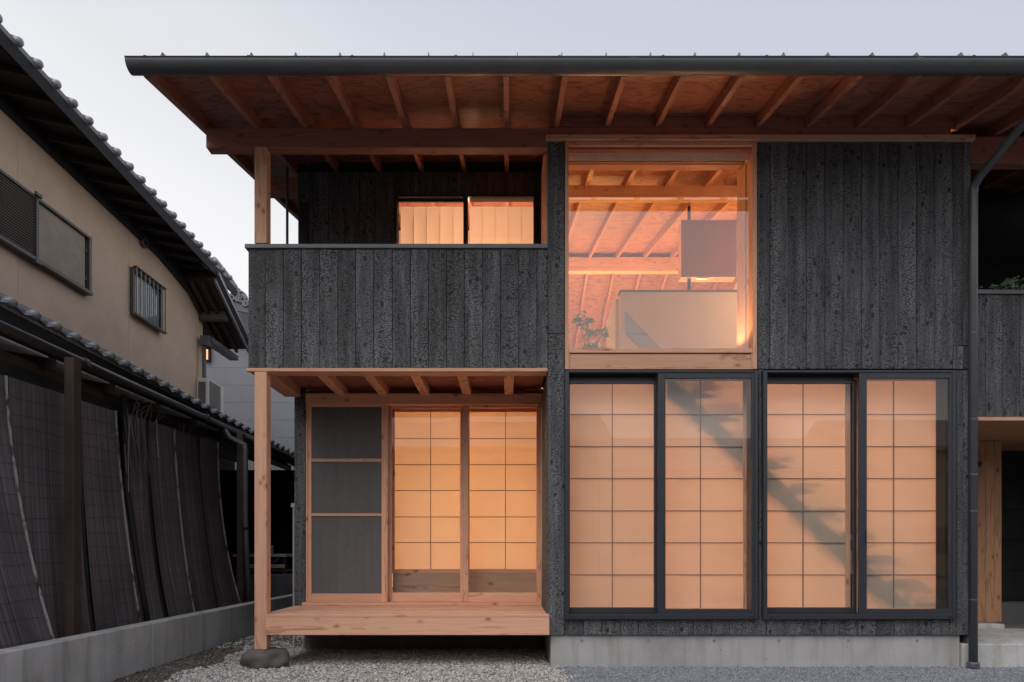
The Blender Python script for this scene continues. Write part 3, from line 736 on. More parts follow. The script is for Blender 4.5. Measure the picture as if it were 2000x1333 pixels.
box('glass_pane', a-.003, c+.003, 1.01, 1.015, ZZ(1158, 1.01), sz1-.03, GL, s, 0)
hb = MB(); hb.box(XX(1052, .99)-.008, XX(1052, .99)+.008, .993, .996, ZZ(984, .99), ZZ(975, .99)); hb.build('finger_pull', plain('brass_pull', (.25, .17, .09), .4, .6), s)
YS = 1.23
hz = [ZZ(p, YS) for p in (857, 908, 958.5, 1010, 1060)]
for (pa, pb, pv) in ((771, 899, 841), (917, 1048, 987)):
    shoji(house, XX(pa, YS), XX(pb, YS), ZZ(1112, YS), ZZ(805, YS), YS, [XX(pv, YS)], hz)
    box('kick_board', XX(pa-4, YS), XX(pb+3, YS), YS-.005, YS+.02, ZZ(1160, YS), ZZ(1119, YS), wood('x', 'oak'), house, .003)
box('lintel', -1.27, .385, 1.16, 1.30, ZZ(797, YS), 2.715, wood('x'), house, .003)
box('inner_threshold', -1.27, .385, 1.16, 1.30, .483, ZZ(1161, YS), wood('x', 'oak'), house, .003)

# right hand bay: parapet, porch ceiling, plank wall, steps --------------------------------
YP = .30
p2 = box('porch_parapet', 4.25, XR1, YP+.021, YP+.12, ZZ(815, YP)+.003, ZZ(576, YP), BLACKW, house, 0)
vboards(p2, [4.246+.1672*k for k in range(16)], ZZ(815, YP), ZZ(576, YP), YP)
box('parapet_cap', 4.245, XR1, YP-.02, YP+.14, ZZ(576, YP)+.001, ZZ(567, YP), CAPM, p2, .004)
box('parapet_trim', 4.245, XR1, YP-.018, YP+.018, ZZ(822.5, YP), ZZ(815, YP)-.002, wxx, p2, .003)
box('porch_ceiling', 4.245, XR1, YP+.022, 2.6, ZZ(822, YP), ZZ(817, YP), wood('x', 'plank'), house, .002)
YPL = 1.45
xe = XX(1956.5, YPL); x_ = 4.245
pw = box('plank_wall', 4.244, xe-.012, YPL+.02, YPL+.09, .27, 2.33, BLACKW, house, 0)
k = 0
while x_ < xe-.01:
    x2 = min(x_+.0955, xe); box('wall_plank', x_+.001, x2-.0012, YPL, YPL+.018, .268, ZZ(822, YP)-.003, wood('z', 'plank'), pw, .002); x_ = x2
box('corner_trim', xe-.011, xe+.004, YPL+.02, YPL+.6, .268, 2.33, wood('z', 'plank'), pw, .002)
en = box('entry_wall', xe+.0, XR1, 2.25, 2.35, .45, 2.34, BLACKW, house, 0)
for r_ in range(5):
    for c_ in range(3):
        box('wall_tile', xe+.01+c_*.45, xe+.01+(c_+1)*.45-.004, 2.235, 2.249, .46+r_*.375, .46+(r_+1)*.375-.004, plain('black_panel', (.02, .019, .02), .5, 0, .3), en, .002)
box('entry_base', xe+.02, XR1, 1.9, 2.24, .20, .45, DCONC, house, .004)
box('porch_step', 4.165, XR1, -.0, 1.28, -.3, .214, CONC2, house, .008)
box('porch_step', 4.245, XX(1962, 1.3), 1.283, 1.52, -.3, .262, CONC2, house, .012)
box('porch_step', XX(1962, 1.3)+.004, XR1, 1.283, 2.3, -.3, .222, DCONC, house, .006)
# upper right recess
ur = box('recess_wall', 4.24, XR1, 1.9, 2.0, 2.34, 5.4, BLACKW, house, 0)
for k in range(7): box('recess_board', XX(1944, 1.85)+k*.15, XX(1944, 1.85)+k*.15+.147, 1.85, 1.87, 3.0, 4.22-.06*(6-k), wood('z', 'brown'), ur, .002)
box('recess_floor', 4.25, XR1, .43, 1.89, 2.345, 2.42, BLACKW, ur, 0)
box('right_wall', XR1-.12, XR1, .45, 8, .3, 5.1, BLACKW, house, 0)

# ------------------------------------------------------------------ things inside the house
# staircase behind the paper screens
b = MB()
x_t, z_t, run, rise, nst = 1.52, 2.82, .232, .2225, 11
st = thing('staircase', 'open timber staircase seen as a shadow behind the paper screens', 'staircase', (2.6, .8, .42))
for yy in (.226, .66):
    b = MB(); pts = []
    for i in range(nst):
        xa = x_t+i*run; za = z_t-i*rise
        b.hexa([(xa-.02, yy, za-.30), (xa+run+.02, yy, za-.30-rise), (xa+run+.02, yy+.035, za-.30-rise), (xa-.02, yy+.035, za-.30),
                (xa-.02, yy, za-.08), (xa+run+.02, yy, za-.08-rise), (xa+run+.02, yy+.035, za-.08-rise), (xa-.02, yy+.035, za-.08)])
        b.add([(xa, yy, za-.10), (xa, yy, za), (xa+run, yy, za-rise+.14), (xa, yy+.035, za-.10), (xa, yy+.035, za), (xa+run, yy+.035, za-rise+.14)], [(0, 1, 2), (5, 4, 3), (0, 3, 4, 1), (1, 4, 5, 2), (2, 5, 3, 0)])
    b.build('stringer', wood('x', 'oak'), st)
for i in range(nst):
    if i == 0: tr0 = box('tread', x_t, x_t+.26, .263, .658, z_t-.03, z_t, wood('y', 'oak'), st, .004)
    else: dup(tr0, (x_t+i*run+.13, .4605, z_t-i*rise-.015), st)
YH = .30
b = MB(); hx0, hz0, hx1, hz1 = XX(1221, YH), ZZ(608, YH), XX(1300, YH), ZZ(690, YH)
b.hexa([(hx0, YH, hz0-.20), (hx1, YH, hz1-.20), (hx1, YH+.03, hz1-.20), (hx0, YH+.03, hz0-.20), (hx0, YH, hz0), (hx1, YH, hz1), (hx1, YH+.03, hz1), (hx0, YH+.03, hz0)])
b.build('handrail', wood('x', 'oak'), st)
# half wall
YW = 1.75
hw = thing('half_wall', 'cream half wall with dark cap behind the big upper window', 'wall', (2.2, YW, 2.85))
HWM = plain('half_wall_paint', (.60, .50, .46), .8, 0, .03)
box('wall_body', XX(1213, YW), 3.4, YW, YW+.12, 2.852, ZZ(571, YW), HWM, hw, 0)
box('wall_return', XX(1206, YW)-.0, XX(1206, YW)+.001+.04, YW+.13, YW+.9, 2.852, ZZ(577, YW), HWM, hw, .002)
box('wall_cap', XX(1210, YW), 3.4, YW-.012, YW+.13, ZZ(571, YW)+.001, ZZ(567, YW), plain('cap_brown', (.12, .07, .05), .5), hw, .002)
# hanging cabinet on a pole
YC = 2.25
cb = thing('hanging_cabinet', 'square mauve brown hood box on a dark pole behind the upper window', 'cabinet', (2.5, YC, 4.49))
cbm = plain('hood_front', (.22, .10, .085), .45, 0, .06)
box('front_panel', XX(1331, YC), XX(1439, YC), YC, YC+.012, ZZ(541, YC), ZZ(430, YC), cbm, cb, .003)
box('cabinet_body', XX(1331, YC)+.003, XX(1439, YC)-.003, YC+.0125, YC+.17, ZZ(541, YC)+.002, ZZ(430, YC)-.003, wood('z'), cb, .002)
box('control_panel', XX(1363, YC), XX(1386, YC), YC+.03, YC+.07, ZZ(541, YC)-.008, ZZ(541, YC)+.001, plain('grey_steel', (.3, .3, .3), .4, .5), cb, .001)
b = MB(); b.tube([(XX(1349.5, YC), YC+.09, 5.41), (XX(1349.5, YC), YC+.09, 3.6)], .021, 12); b.build('pole', plain('pole_black', (.03, .03, .033), .4), cb)
# light coloured tall cabinet wall at the back right, for the kitchen
box('kitchen_wall', 3.3, 4.04, 3.2, 3.3, 2.852, 5.3, PLASTER, house, 0)
# house plant on the upper floor
pl = thing('potted_tree', 'slender potted plant with fine green leaves in the corner of the upper window', 'plant', (.84, .72, 2.852))
b = MB(); b.lathe((.84, .72, 2.852), [(.07, 0), (.09, .02), (.105, .19), (.10, .2), (.09, .19), (.085, .17)], 20); b.build('pot', plain('pot_grey', (.3, .28, .26), .7), pl, smooth=True)
LEAF = plain('leaf_green', (.12, .20, .07), .55, 0, .35, .4, 30)
rr = random.Random(3); lv = MB(); sb = MB(); tips = []
for (tx, ty, tz) in ((XX(1130, .7), .72, ZZ(612, .7)), (XX(1147, .7), .70, ZZ(620, .7)), (XX(1180, .7), .74, ZZ(640, .7)), (XX(1150, .7), .66, ZZ(645, .7)), (XX(1165, .7), .8, ZZ(665, .7)), (XX(1147, .7), .76, ZZ(668, .7))):
    p0 = Vector((.84, .72, 3.0)); p1 = Vector((tx, ty, tz)); mid = (p0+p1)/2+Vector((rr.uniform(-.04, .04), 0, .05))
    sb.tube([p0, mid, p1], [.005, .004, .002], 6); tips.append(p1)
    for _ in range(34):
        c_ = p1+Vector((rr.gauss(0, .035), rr.gauss(0, .03), rr.gauss(-.03, .028))); a = rr.uniform(0, 6.28); l_ = rr.uniform(.03, .055); dn = Vector((math.cos(a)*.8, math.sin(a)*.5, -rr.uniform(.3, 1))).normalized()*l_
        sd_ = dn.cross(Vector((rr.uniform(-1, 1), 1, rr.uniform(-1, 1)))).normalized()*l_*.24
        lv.add([c_, c_+dn*.5+sd_, c_+dn, c_+dn*.5-sd_], [(0, 1, 2, 3)])
sb.build('stem', plain('stem_brown', (.1, .07, .04), .7), pl); tag(lv.build('foliage', LEAF, pl), kind='stuff')
# curtains behind the balcony window
def curtain(xa, xb, label):
    b = MB(); n = 90; V = []; Fs = []; y0 = YB+.17; zt_, zm = wz1-.04, wz1-.15
    for j, z in enumerate((2.88, zm-.003, zm, zt_)):
        for i in range(n+1):
            u = i/n; ph = u*math.pi*2*5
            amp = (.012, .012, .005, .004)[j]
            pleat = amp*(abs(math.sin(ph/2))**.35)*2-amp
            V.append((xa+(xb-xa)*u, y0-pleat+(.004 if j > 1 else 0), z))
    for j in range(3):
        for i in range(n): Fs.append((j*(n+1)+i, j*(n+1)+i+1, (j+1)*(n+1)+i+1, (j+1)*(n+1)+i))
    b.add(V, Fs); o = b.build('curtain', CURT); tag(o, label, 'curtain', 'curtains behind the balcony window'); return o
curtain(wx0+.03, xm+.0, 'pleated linen curtain behind the left pane of the balcony window')
curtain(xm+.03, wx1-.02, 'pleated linen curtain behind the right pane of the balcony window')

# lamps inside (bare point lights for the lit rooms, some added as fill)
def lamp(loc, watts, col=(1, .56, .26), r=.07, label=''):
    l = bpy.data.lights.new('room_light', 'POINT'); l.energy = watts; l.color = col; l.shadow_soft_size = r
    o = bpy.data.objects.new('room_light', l); COL.objects.link(o); o.location = loc; return o
WARM = (1, .64, .40)
lamp((2.7, 4.1, 1.75), 190, WARM, r=.06); lamp((1.0, 3.6, 1.2), 45, WARM, r=.3); lamp((3.7, 3.2, 1.0), 30, WARM, r=.3)  # last two are added soft fill, lightening the stair's shadow
lamp((-.4, 2.9, 1.6), 118, (1, .64, .34), .1); lamp((-1.5, 3.6, 1.3), 22, (1, .60, .30), .2)
lamp((-.5, 2.5, 4.2), 98, (1, .60, .38), r=.1)
lamp((2.9, 4.2, 3.5), 125, (1, .62, .22), r=.1); lamp((1.4, 5.0, 4.4), 110, (1, .62, .22), r=.15); lamp((3.7, 2.2, 4.9), 45, (1, .66, .28), .1)
lamp((3.35, .9, 4.0), 62, (1, .58, .26), r=.08)  # unseen lamp added beside the window to brighten the half wall
ul = bpy.data.lights.new('eave_fill_light', 'SPOT'); ul.energy = 24; ul.color = (1, .55, .25); ul.spot_size = math.radians(132); ul.spot_blend = .25; ul.shadow_soft_size = .03  # unseen spot added below the sill so the eave glows
uo = bpy.data.objects.new('eave_fill_light', ul); COL.objects.link(uo); uo.location = (1.95, .37, 2.92); uo.rotation_euler = Vector((0, .25, -1)).to_track_quat('Z', 'Y').to_euler()

# ------------------------------------------------------------------ stone under the post, standpipe, wall lamp, trailing plant
b = MB(); nU, nV = 36, 18; V = []; Fs = []
for j in range(nV+1):
    for i in range(nU):
        th = math.pi*j/nV; ph = 2*math.pi*i/nU
        p = Vector((math.sin(th)*math.cos(ph), math.sin(th)*math.sin(ph), math.cos(th)))
        q = mnoise.noise(p*1.6+Vector((3, 1, 2)))*.30+mnoise.noise(p*3.7)*.12+mnoise.noise(p*9)*.03
        p = p*(1+q); z = min(p.z*.14, .104+.010*p.x+.012*mnoise.noise(p*5))
        V.append((-2.235+p.x*.195+.03*p.z, .03+p.y*.165, .062+z))
for j in range(nV):
    for i in range(nU): Fs.append((j*nU+i, j*nU+(i+1) % nU, (j+1)*nU+(i+1) % nU, (j+1)*nU+i))
b.add(V, Fs); o = b.build('foundation_stone', concrete('dark_boulder', (.14, .135, .125), (.05, .045, .04), .5), None, smooth=True)
tag(o, 'dark rounded boulder under the cedar veranda post', 'stone')
b = MB(); b.tube([(-2.335, 1.2, 0), (-2.335, 1.2, 1.56)], .014, 12); b.box(-2.36, -2.31, 1.175, 1.225, 1.545, 1.59)
sp = b.build('standpipe', plain('pale_plastic', (.42, .43, .46), .5)); tag(sp, 'thin pale grey pipe with square cap beside the charred corner', 'pipe')
wl = thing('wall_lamp', 'black socket wall lamp with clear bulb on the cedar plank wall', 'lamp', (XX(1906, YPL), YPL, ZZ(907, YPL)))
lx, lz = XX(1909, YPL-.05), ZZ(907, YPL-.05)
b = MB(); b.lathe((lx-.045, YPL-.05, lz), [(.022, 0), (.032, .01), (.034, .05), (.026, .075), (.018, .085)], 18, 'x'); b.box(lx-.02, lx+.01, YPL-.03, YPL-.001, lz-.03, lz+.03)
b.build('socket', plain('black_plastic', (.01, .01, .012), .4), wl, smooth=True)
b = MB(); b.lathe((lx+.042, YPL-.05, lz), [(.010, 0), (.014, .01), (.026, .035), (.03, .055), (.022, .075), (.006, .084)], 18, 'x'); b.build('bulb', glass(), wl, smooth=True)
tp = thing('trailing_plant', 'green trailing plant on the cap of the right hand parapet', 'plant', (XX(1975, YP), YP+.1, ZZ(567, YP)))
lv = MB(); sb = MB(); rr = random.Random(5)
zc_ = ZZ(567, YP)
for k_ in range(34):
    cx_ = rr.choice([XX(1928, YP)]+[XX(1975, YP)]*5+[XX(2010, YP)]*3)+rr.gauss(0, .045); cy_ = YP+.07+rr.gauss(0, .05)
    p0 = Vector((cx_, cy_, zc_)); hgt = rr.uniform(.02, .10) if abs(cx_-XX(1928, YP)) > .1 else rr.uniform(.01, .04)
    p1 = p0+Vector((rr.uniform(-.08, .08), rr.uniform(-.12, .02), hgt)); p2_ = p1+Vector((rr.uniform(-.05, .05), rr.uniform(-.06, 0), rr.uniform(-.10, .01)))
    if p2_.y > YP-.03: p2_.z = max(p2_.z, zc_+.012)
    sb.tube([p0, p1, p2_], .0018, 5)
    for _ in range(11):
        t_ = rr.random(); c_ = p1.lerp(p2_, t_)+Vector((rr.gauss(0, .012),)*3); l_ = rr.uniform(.018, .034); a = rr.uniform(0, 6.28)
        dn = Vector((math.cos(a), math.sin(a), rr.uniform(-.5, .6))).normalized()*l_; s_ = dn.cross(Vector((rr.uniform(-1, 1), rr.uniform(-1, 1), 1))).normalized()*l_*.36
        lv.add([c_, c_+dn*.45+s_, c_+dn, c_+dn*.45-s_], [(0, 1, 2, 3)])
sb.build('stem', LEAF, tp); tag(lv.build('foliage', plain('leaf_sage', (.30, .40, .24), .55, 0, .35, .4, 30), tp), kind='stuff')

# ================================================================== NEIGHBOUR: tall beige house
nb = thing('beige_house', 'beige stucco two storey house with dark eaves and grey roof tiles on the left', 'house', (-8, 2, 0))
AW = 6.4
def eave(Y): return 7.0-.0514*(Y+D-7.66)
cuts = [-4.0, side(AW, 34.5, 0)[0], side(AW, 251, 0)[0], 8.07]
def wtop(Y): return eave(Y)-.11 if Y < 6.25 else eave(6.25)-.11-(Y-6.25)*.24
for a, c in zip(cuts[:-1], cuts[1:]):
    poly = [(a+.003, 0), (c-.003, 0), (c-.003, wtop(c))]+([(6.25, wtop(6.24))] if c > 8 else [])+[(a+.003, wtop(a))]
    prism_x('wall_panel', -6.6, -6.4, poly, STUCCO, nb)
prism_x('wall_backing', -6.9, -6.603, [(-4, 0), (8.05, 0), (8.05, 6.1), (6.2, 6.6), (-4, 6.9)], plain('stucco_joint', (.2, .15, .11), .9), nb)
box('far_wall', -12, -6.603, 7.85, 8.05, 0, 6.1, STUCCO, nb, 0)
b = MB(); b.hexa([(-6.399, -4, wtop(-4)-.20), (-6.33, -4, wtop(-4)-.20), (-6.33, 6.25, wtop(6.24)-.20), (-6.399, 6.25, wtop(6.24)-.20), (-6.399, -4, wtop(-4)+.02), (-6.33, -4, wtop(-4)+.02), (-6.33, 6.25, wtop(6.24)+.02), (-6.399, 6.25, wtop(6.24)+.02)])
b.build('eave_shade_band', BLACKW, nb)  # black strip standing in for the eave's shade on the wall top
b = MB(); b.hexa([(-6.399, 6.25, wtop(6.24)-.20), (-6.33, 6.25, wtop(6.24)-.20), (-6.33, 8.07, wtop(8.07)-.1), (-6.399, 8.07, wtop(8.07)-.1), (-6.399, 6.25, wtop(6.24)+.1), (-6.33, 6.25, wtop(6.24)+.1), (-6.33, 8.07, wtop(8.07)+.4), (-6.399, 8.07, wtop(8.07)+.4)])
b.build('eave_shade_band', BLACKW, nb)  # same shade strip, following the sloping end of the wall
# roof: tiled plane, fascia, soffit, rafters, rolls of cover tiles ending in round caps
EX = -5.70
b = MB(); y0, y1 = -4.5, 8.03
def rs(x, Y, o): return eave(Y)+(EX-x)*.42+o
b.hexa([(EX, y0, rs(EX, y0, -.06)), (-12, y0, rs(-12, y0, -.06)), (-12, y1, rs(-12, y1, -.06)), (EX, y1, rs(EX, y1, -.06)), (EX, y0, rs(EX, y0, 0)), (-12, y0, rs(-12, y0, 0)), (-12, y1, rs(-12, y1, 0)), (EX, y1, rs(EX, y1, 0))])
nr = b.build('tiled_roof', TILE, nb)
b = MB(); b.hexa([(EX-.03, y0, eave(y0)-.24), (EX, y0, eave(y0)-.24), (EX, y1, eave(y1)-.24), (EX-.03, y1, eave(y1)-.24), (EX-.03, y0, eave(y0)-.062), (EX, y0, eave(y0)-.062), (EX, y1, eave(y1)-.062), (EX-.03, y1, eave(y1)-.062)])
b.build('fascia_board', plain('fascia_dark', (.010, .008, .0075), .6, 0, .1, .2), nr)
EAVEW = plain('eave_brown', (.032, .021, .017), .7, 0, .25)
for k_ in range(3):          # soffit planks along the eave
    xa = EX-.035-k_*.24; b = MB(); b.hexa([(xa-.235, y0, eave(y0)-.10), (xa, y0, eave(y0)-.10), (xa, y1, eave(y1)-.10), (xa-.235, y1, eave(y1)-.10), (xa-.235, y0, eave(y0)-.08), (xa, y0, eave(y0)-.08), (xa, y1, eave(y1)-.08), (xa-.235, y1, eave(y1)-.08)])
    b.build('soffit_plank', EAVEW, nr)
Y = -1.2
while Y < 7.9:
    b = MB(); b.hexa([(-6.42, Y-.3, eave(Y)-.19), (EX-.035, Y, eave(Y)-.175), (EX-.035, Y+.05, eave(Y)-.175), (-6.42, Y-.25, eave(Y)-.19), (-6.42, Y-.3, eave(Y)-.102), (EX-.035, Y, eave(Y)-.102), (EX-.035, Y+.05, eave(Y)-.102), (-6.42, Y-.25, eave(Y)-.102)])
    b.build('eave_rafter', EAVEW, nr)
    Y += .455
Y = -1.0; CAPT = plain('tile_cap', (.30, .295, .315), .4, 0, .12)
def cap_row(parent, x0, x1, Y, z, sl, r=.055):
    b = MB(); n_ = 10
    b.tube([(x0+.02, Y, z), (x1, Y, z+(x0-x1)*sl)], r, n_)
    b.lathe((x0+.0, Y, z), [(r*.2, .065), (r*.85, .055), (r*1.15, .035), (r*1.25, .0), (r*1.15, -.03), (r*.9, -.045)], 14, 'x')
    return b
rowb = cap_row(nr, EX, EX-2.5, 0, -.02, .42, .044); row0 = None
while Y < 7.8:
    if row0 is None:
        row0 = rowb.build('roof_tile', CAPT, None, (0, 0, 0), True); row0.parent = nr; row0.location = Vector((0, Y, eave(Y)+.02))-POS[nr.name]
    else: dup(row0, (0, Y, eave(Y)+.02), nr)
    Y += .335
# corner tile ornament
b = MB(); cy_, cz_ = side(5.7, 432, 525); b.tube([(-5.8, cy_-.5, cz_-.10), (-5.8, cy_+.15, cz_-.04)], .075, 12); b.lathe((-5.8, cy_+.15, cz_-.03), [(.10, 0), (.10, .05)], 14, 'y')
b.build('corner_tile', CAPT, nr)
b = MB(); b.tube([(-5.8, 7.2, eave(7.2)+.12), (-5.78, 7.9, eave(7.9)+.05), (-5.76, 8.15, eave(8.1)-.02)], .07, 10); b.build('corner_tile', CAPT, nr)
# rear rake going down
ya, za = side(5.7, 424, 532); yb, zb2 = side(5.7, 489, 672)
b = MB(); b.hexa([(-6.9, ya, za-.12), (-5.7, ya, za-.12), (-5.7, yb, zb2-.12), (-6.9, yb, zb2-.12), (-6.9, ya, za), (-5.7, ya, za), (-5.7, yb, zb2), (-6.9, yb, zb2)])
rk = b.build('rear_roof', BROWNW, nb)
b = MB(); b.hexa([(-5.698, ya, za-.06), (-5.66, ya, za-.06), (-5.66, yb, zb2-.06), (-5.698, yb, zb2-.06), (-5.698, ya, za+.02), (-5.66, ya, za+.02), (-5.66, yb, zb2+.02), (-5.698, yb, zb2+.02)]); b.build('verge_trim', plain('verge_metal', (.26, .26, .28), .45, .3), rk)
b = MB(); b.hexa([(-5.76, ya, za-.20), (-5.72, ya, za-.20), (-5.72, yb, zb2-.20), (-5.76, yb, zb2-.20), (-5.76, ya, za-.122), (-5.72, ya, za-.122), (-5.72, yb, zb2-.122), (-5.76, yb, zb2-.122)]); b.build('verge_board', plain('verge_metal', (.26, .26, .28), .45, .3), rk)
for xr in (-6.0, -6.2, -6.35):
    b = MB(); b.hexa([(xr-.03, ya, za-.2), (xr+.03, ya, za-.2), (xr+.03, yb, zb2-.2), (xr-.03, yb, zb2-.2), (xr-.03, ya, za-.121), (xr+.03, ya, za-.121), (xr+.03, yb, zb2-.121), (xr-.03, yb, zb2-.121)]); b.build('eave_rafter', plain('rafter_brown', (.06, .035, .027), .7), rk)
zb_ = H+464*14.1/F
box('beam_end', -6.4, -5.83, 7.86, 8.0, zb_-.09, zb_+.09, plain('weathered_beam', (.11, .095, .09), .8), nb, .01)
b = MB(); b.box(-6.3, -6.1, 7.85, 9.2, 5.40, 5.50); b.box(-6.33, -6.15, 7.78, 7.9, 5.32, 5.52); b.build('rear_gutter', plain('old_gutter', (.12, .115, .115), .5), nb)
b = MB(); b.tube([(-6.27, 7.84, 5.35), (-6.27, 7.84, 3.8)], .04, 12); b.build('rear_downpipe', plain('old_gutter', (.12, .115, .115), .5), nb, smooth=True)
# shuttered window
WM = plain('bronze_frame', (.11, .095, .09), .45, .3)
y0, z1_ = 1.75, 5.82; y1, z0_ = side(AW, 167, 580)[0], 4.94
b = MB(); b.box(-6.398, -6.30, y0, y1, z1_-.035, z1_)
sw_ = b.build('shutter_window', WM, nb)
box('frame', -6.398, -6.28, y0, y1, z0_, z0_+.05, WM, sw_, .003)
box('frame', -6.398, -6.30, y1-.06, y1, z0_+.051, z1_-.036, WM, sw_, .003)
ys = side(AW, 57, 0)[0]
box('frame', -6.398, -6.30, ys, ys+.05, z0_+.051, z1_-.036, WM, sw_, .003)
box('shutter_panel', -6.398, -6.345, ys+.052, y1-.1, z0_+.052, z1_-.04, plain('shutter_beige', (.36, .285, .215), .7), sw_, .003)
box('hinge', -6.345, -6.33, y1-.10, y1-.07, z0_+.2, z0_+.26, WM, sw_, .002); box('hinge', -6.345, -6.33, y1-.10, y1-.07, z1_-.26, z1_-.20, WM, sw_, .002)
box('frame', -6.39, -6.37, y0, ys-.001, z0_+.052, z1_-.04, plain('shutter_dark', (.03, .024, .022), .6), sw_, 0)
box('latch', -6.29, -6.26, ys-.06, ys+.06, z1_-.01, z1_+.035, WM, sw_, .003); box('latch', -6.29, -6.26, ys-.06, ys+.06, z0_-.03, z0_+.02, WM, sw_, .003)
sl0 = None
for k_ in range(22):
    zz = z0_+.072+k_*.0365
    b = MB(); b.hexa([(-6.368, y0, zz), (-6.325, y0, zz-.016), (-6.325, ys-.002, zz-.016), (-6.368, ys-.002, zz), (-6.368, y0, zz+.006), (-6.325, y0, zz-.010), (-6.325, ys-.002, zz-.010), (-6.368, ys-.002, zz+.006)])
    if sl0 is None: sl0 = b.build('slat', plain('louvre_brown', (.34, .26, .24), .5, .2), sw_)
    else: dup(sl0, POS[sl0.name]+Vector((0, 0, zz-z0_-.072)), sw_)
# barred window
y0, y1, z0_, z1_ = side(AW, 253, 0)[0], side(AW, 312, 0)[0], 5.10, 5.885
b = MB(); b.box(-6.398, -6.34, y0, y1, z1_-.04, z1_); b.box(-6.398, -6.34, y0, y1, z0_, z0_+.05); b.box(-6.398, -6.34, y0, y0+.04, z0_+.05, z1_-.04); b.box(-6.398, -6.34, y1-.04, y1, z0_+.05, z1_-.04)
gw = b.build('barred_window', WM, nb)
box('glass_pane', -6.385, -6.38, y0+.04, y1-.04, z0_+.05, z1_-.04, glass('wide_glass'), gw, 0)
box('window_blind', -6.396, -6.392, y0+.04, y1-.04, z0_+.05, z1_-.04, plain('dim_blind', (.20, .22, .26), .6, 0, .3, .3, 12), gw, 0)
for k_ in range(8): box('bar', -6.30, -6.28, y0+.01+k_*(y1-y0-.035)/7, y0+.028+k_*(y1-y0-.035)/7, z0_+.0, z1_, plain('bar_metal', (.28, .24, .23), .4, .5), gw, .002)
box('bar_rail', -6.339, -6.27, y0-.01, y1+.01, z1_+.001, z1_+.02, WM, gw, .002); box('bar_rail', -6.339, -6.27, y0-.01, y1+.01, z0_-.03, z0_-.001, WM, gw, .002)
vy, vz = side(AW, 277, 475)
b = MB(); b.lathe((-6.4, vy, vz), [(.085, 0), (.085, .07), (.07, .075), (.065, .03)], 18, 'x'); b.build('vent_cap', plain('vent_metal', (.16, .13, .12), .5, .3), nb, smooth=True)

# air conditioner on the lean-to roof
ac = thing('air_conditioner', 'cream outdoor air conditioner unit on the low tiled roof', 'air conditioner', (-6.27, 8.1, 3.99))
ACM = plain('ac_cream', (.78, .73, .66), .5, 0, .05)
ay0, ay1, ax0, ax1, az0, az1 = 7.75, 8.55, -6.39, -6.15, 4.03, 4.64
box('casing', ax0, ax1, ay0, ay1, az0, az1, ACM, ac, .012)
box('side_grille', ax0+.04, ax1-.05, ay0-.004, ay0-.0005, az0+.06, az1-.08, plain('grille_grey', (.14, .14, .14), .6), ac, .001)
box('front_grille', ax1+.0005, ax1+.012, ay0+.06, ay1-.22, az0+.05, az1-.05, plain('grille_olive', (.24, .22, .19), .6), ac, .003)
for k_ in range(12): box('grille_bar', ax1+.0125, ax1+.018, ay0+.07, ay1-.23, az0+.07+k_*.041, az0+.078+k_*.041, plain('ac_grey', (.32, .30, .27), .5), ac, 0)
box('foot', ax0, ax1, ay0+.1, ay0+.15, az0-.2, az0-.001, ACM, ac, .002); box('foot', ax0, ax1, ay1-.15, ay1-.1, az0-.2, az0-.001, ACM, ac, .002)
box('base_board', -6.38, -5.9, ay0-.05, ay1+.15, az0-.25, az0-.205, plain('weathered_board', (.14, .12, .10), .8), ac, .003)

# ------------------------------------------------------------------ lean-to with tiled roof along the boundary
lt = thing('lean_to', 'low lean-to roof with grey round tiles, long gutter and dark posts', 'shed', (-4.8, 2, 0))
TX = -3.95
def tz(Y): return 3.02-.0229*(Y+D-5.31)
b = MB(); y0, y1 = -4.2, 9.6
b.hexa([(TX, y0, tz(y0)-.05), (-6.39, y0, tz(y0)+1.05), (-6.39, y1, tz(y1)+1.05), (TX, y1, tz(y1)-.05), (TX, y0, tz(y0)), (-6.39, y0, tz(y0)+1.10), (-6.39, y1, tz(y1)+1.10), (TX, y1, tz(y1))])
lr = b.build('lean_to_roof', TILE, lt)
b = MB(); b.hexa([(TX-.05, y0, tz(y0)-.19), (TX-.01, y0, tz(y0)-.19), (TX-.01, y1, tz(y1)-.19), (TX-.05, y1, tz(y1)-.19), (TX-.05, y0, tz(y0)-.052), (TX-.01, y0, tz(y0)-.052), (TX-.01, y1, tz(y1)-.052), (TX-.05, y1, tz(y1)-.052)]); b.build('eave_board', BLACKW, lr)
ROWT = plain('grey_tile_row', (.17, .172, .185), .4, 0, .22)
rb_ = cap_row(lr, TX, TX-2.4, 0, 0, .45, .036)
rb_.add([(TX+.03, -.23, -.02), (TX+.03, -.04, -.02), (TX-.3, -.04, .115), (TX-.3, -.23, .115), (TX+.03, -.135, -.045), (TX-.3, -.135, .09)], [(0, 4, 5, 3), (4, 1, 2, 5)])
row0 = None; Y = -2.2
while Y < 9.4:
    if row0 is None:
        row0 = rb_.build('roof_tile', ROWT, None, (0, 0, 0), True); row0.parent = lr; row0.location = Vector((0, Y, tz(Y)+.015))-POS[lr.name]
    else: dup(row0, (0, Y, tz(Y)+.015), lr)
    Y += .27
GX, GZ = -3.87, 2.775
b = MB(); b.tube([(GX, -4.2, GZ), (GX, 4.3, GZ-.02)], .052, 16); gg = b.build('gutter', plain('brown_gutter', (.020, .017, .016), .4, 0, .2), lt, smooth=True)
b = MB(); b.tube([(GX, 4.4, GZ-.03), (GX, 9.4, GZ-.06)], .052, 16); b.build('gutter', plain('brown_gutter', (.020, .017, .016), .4, 0, .2), lt, smooth=True)
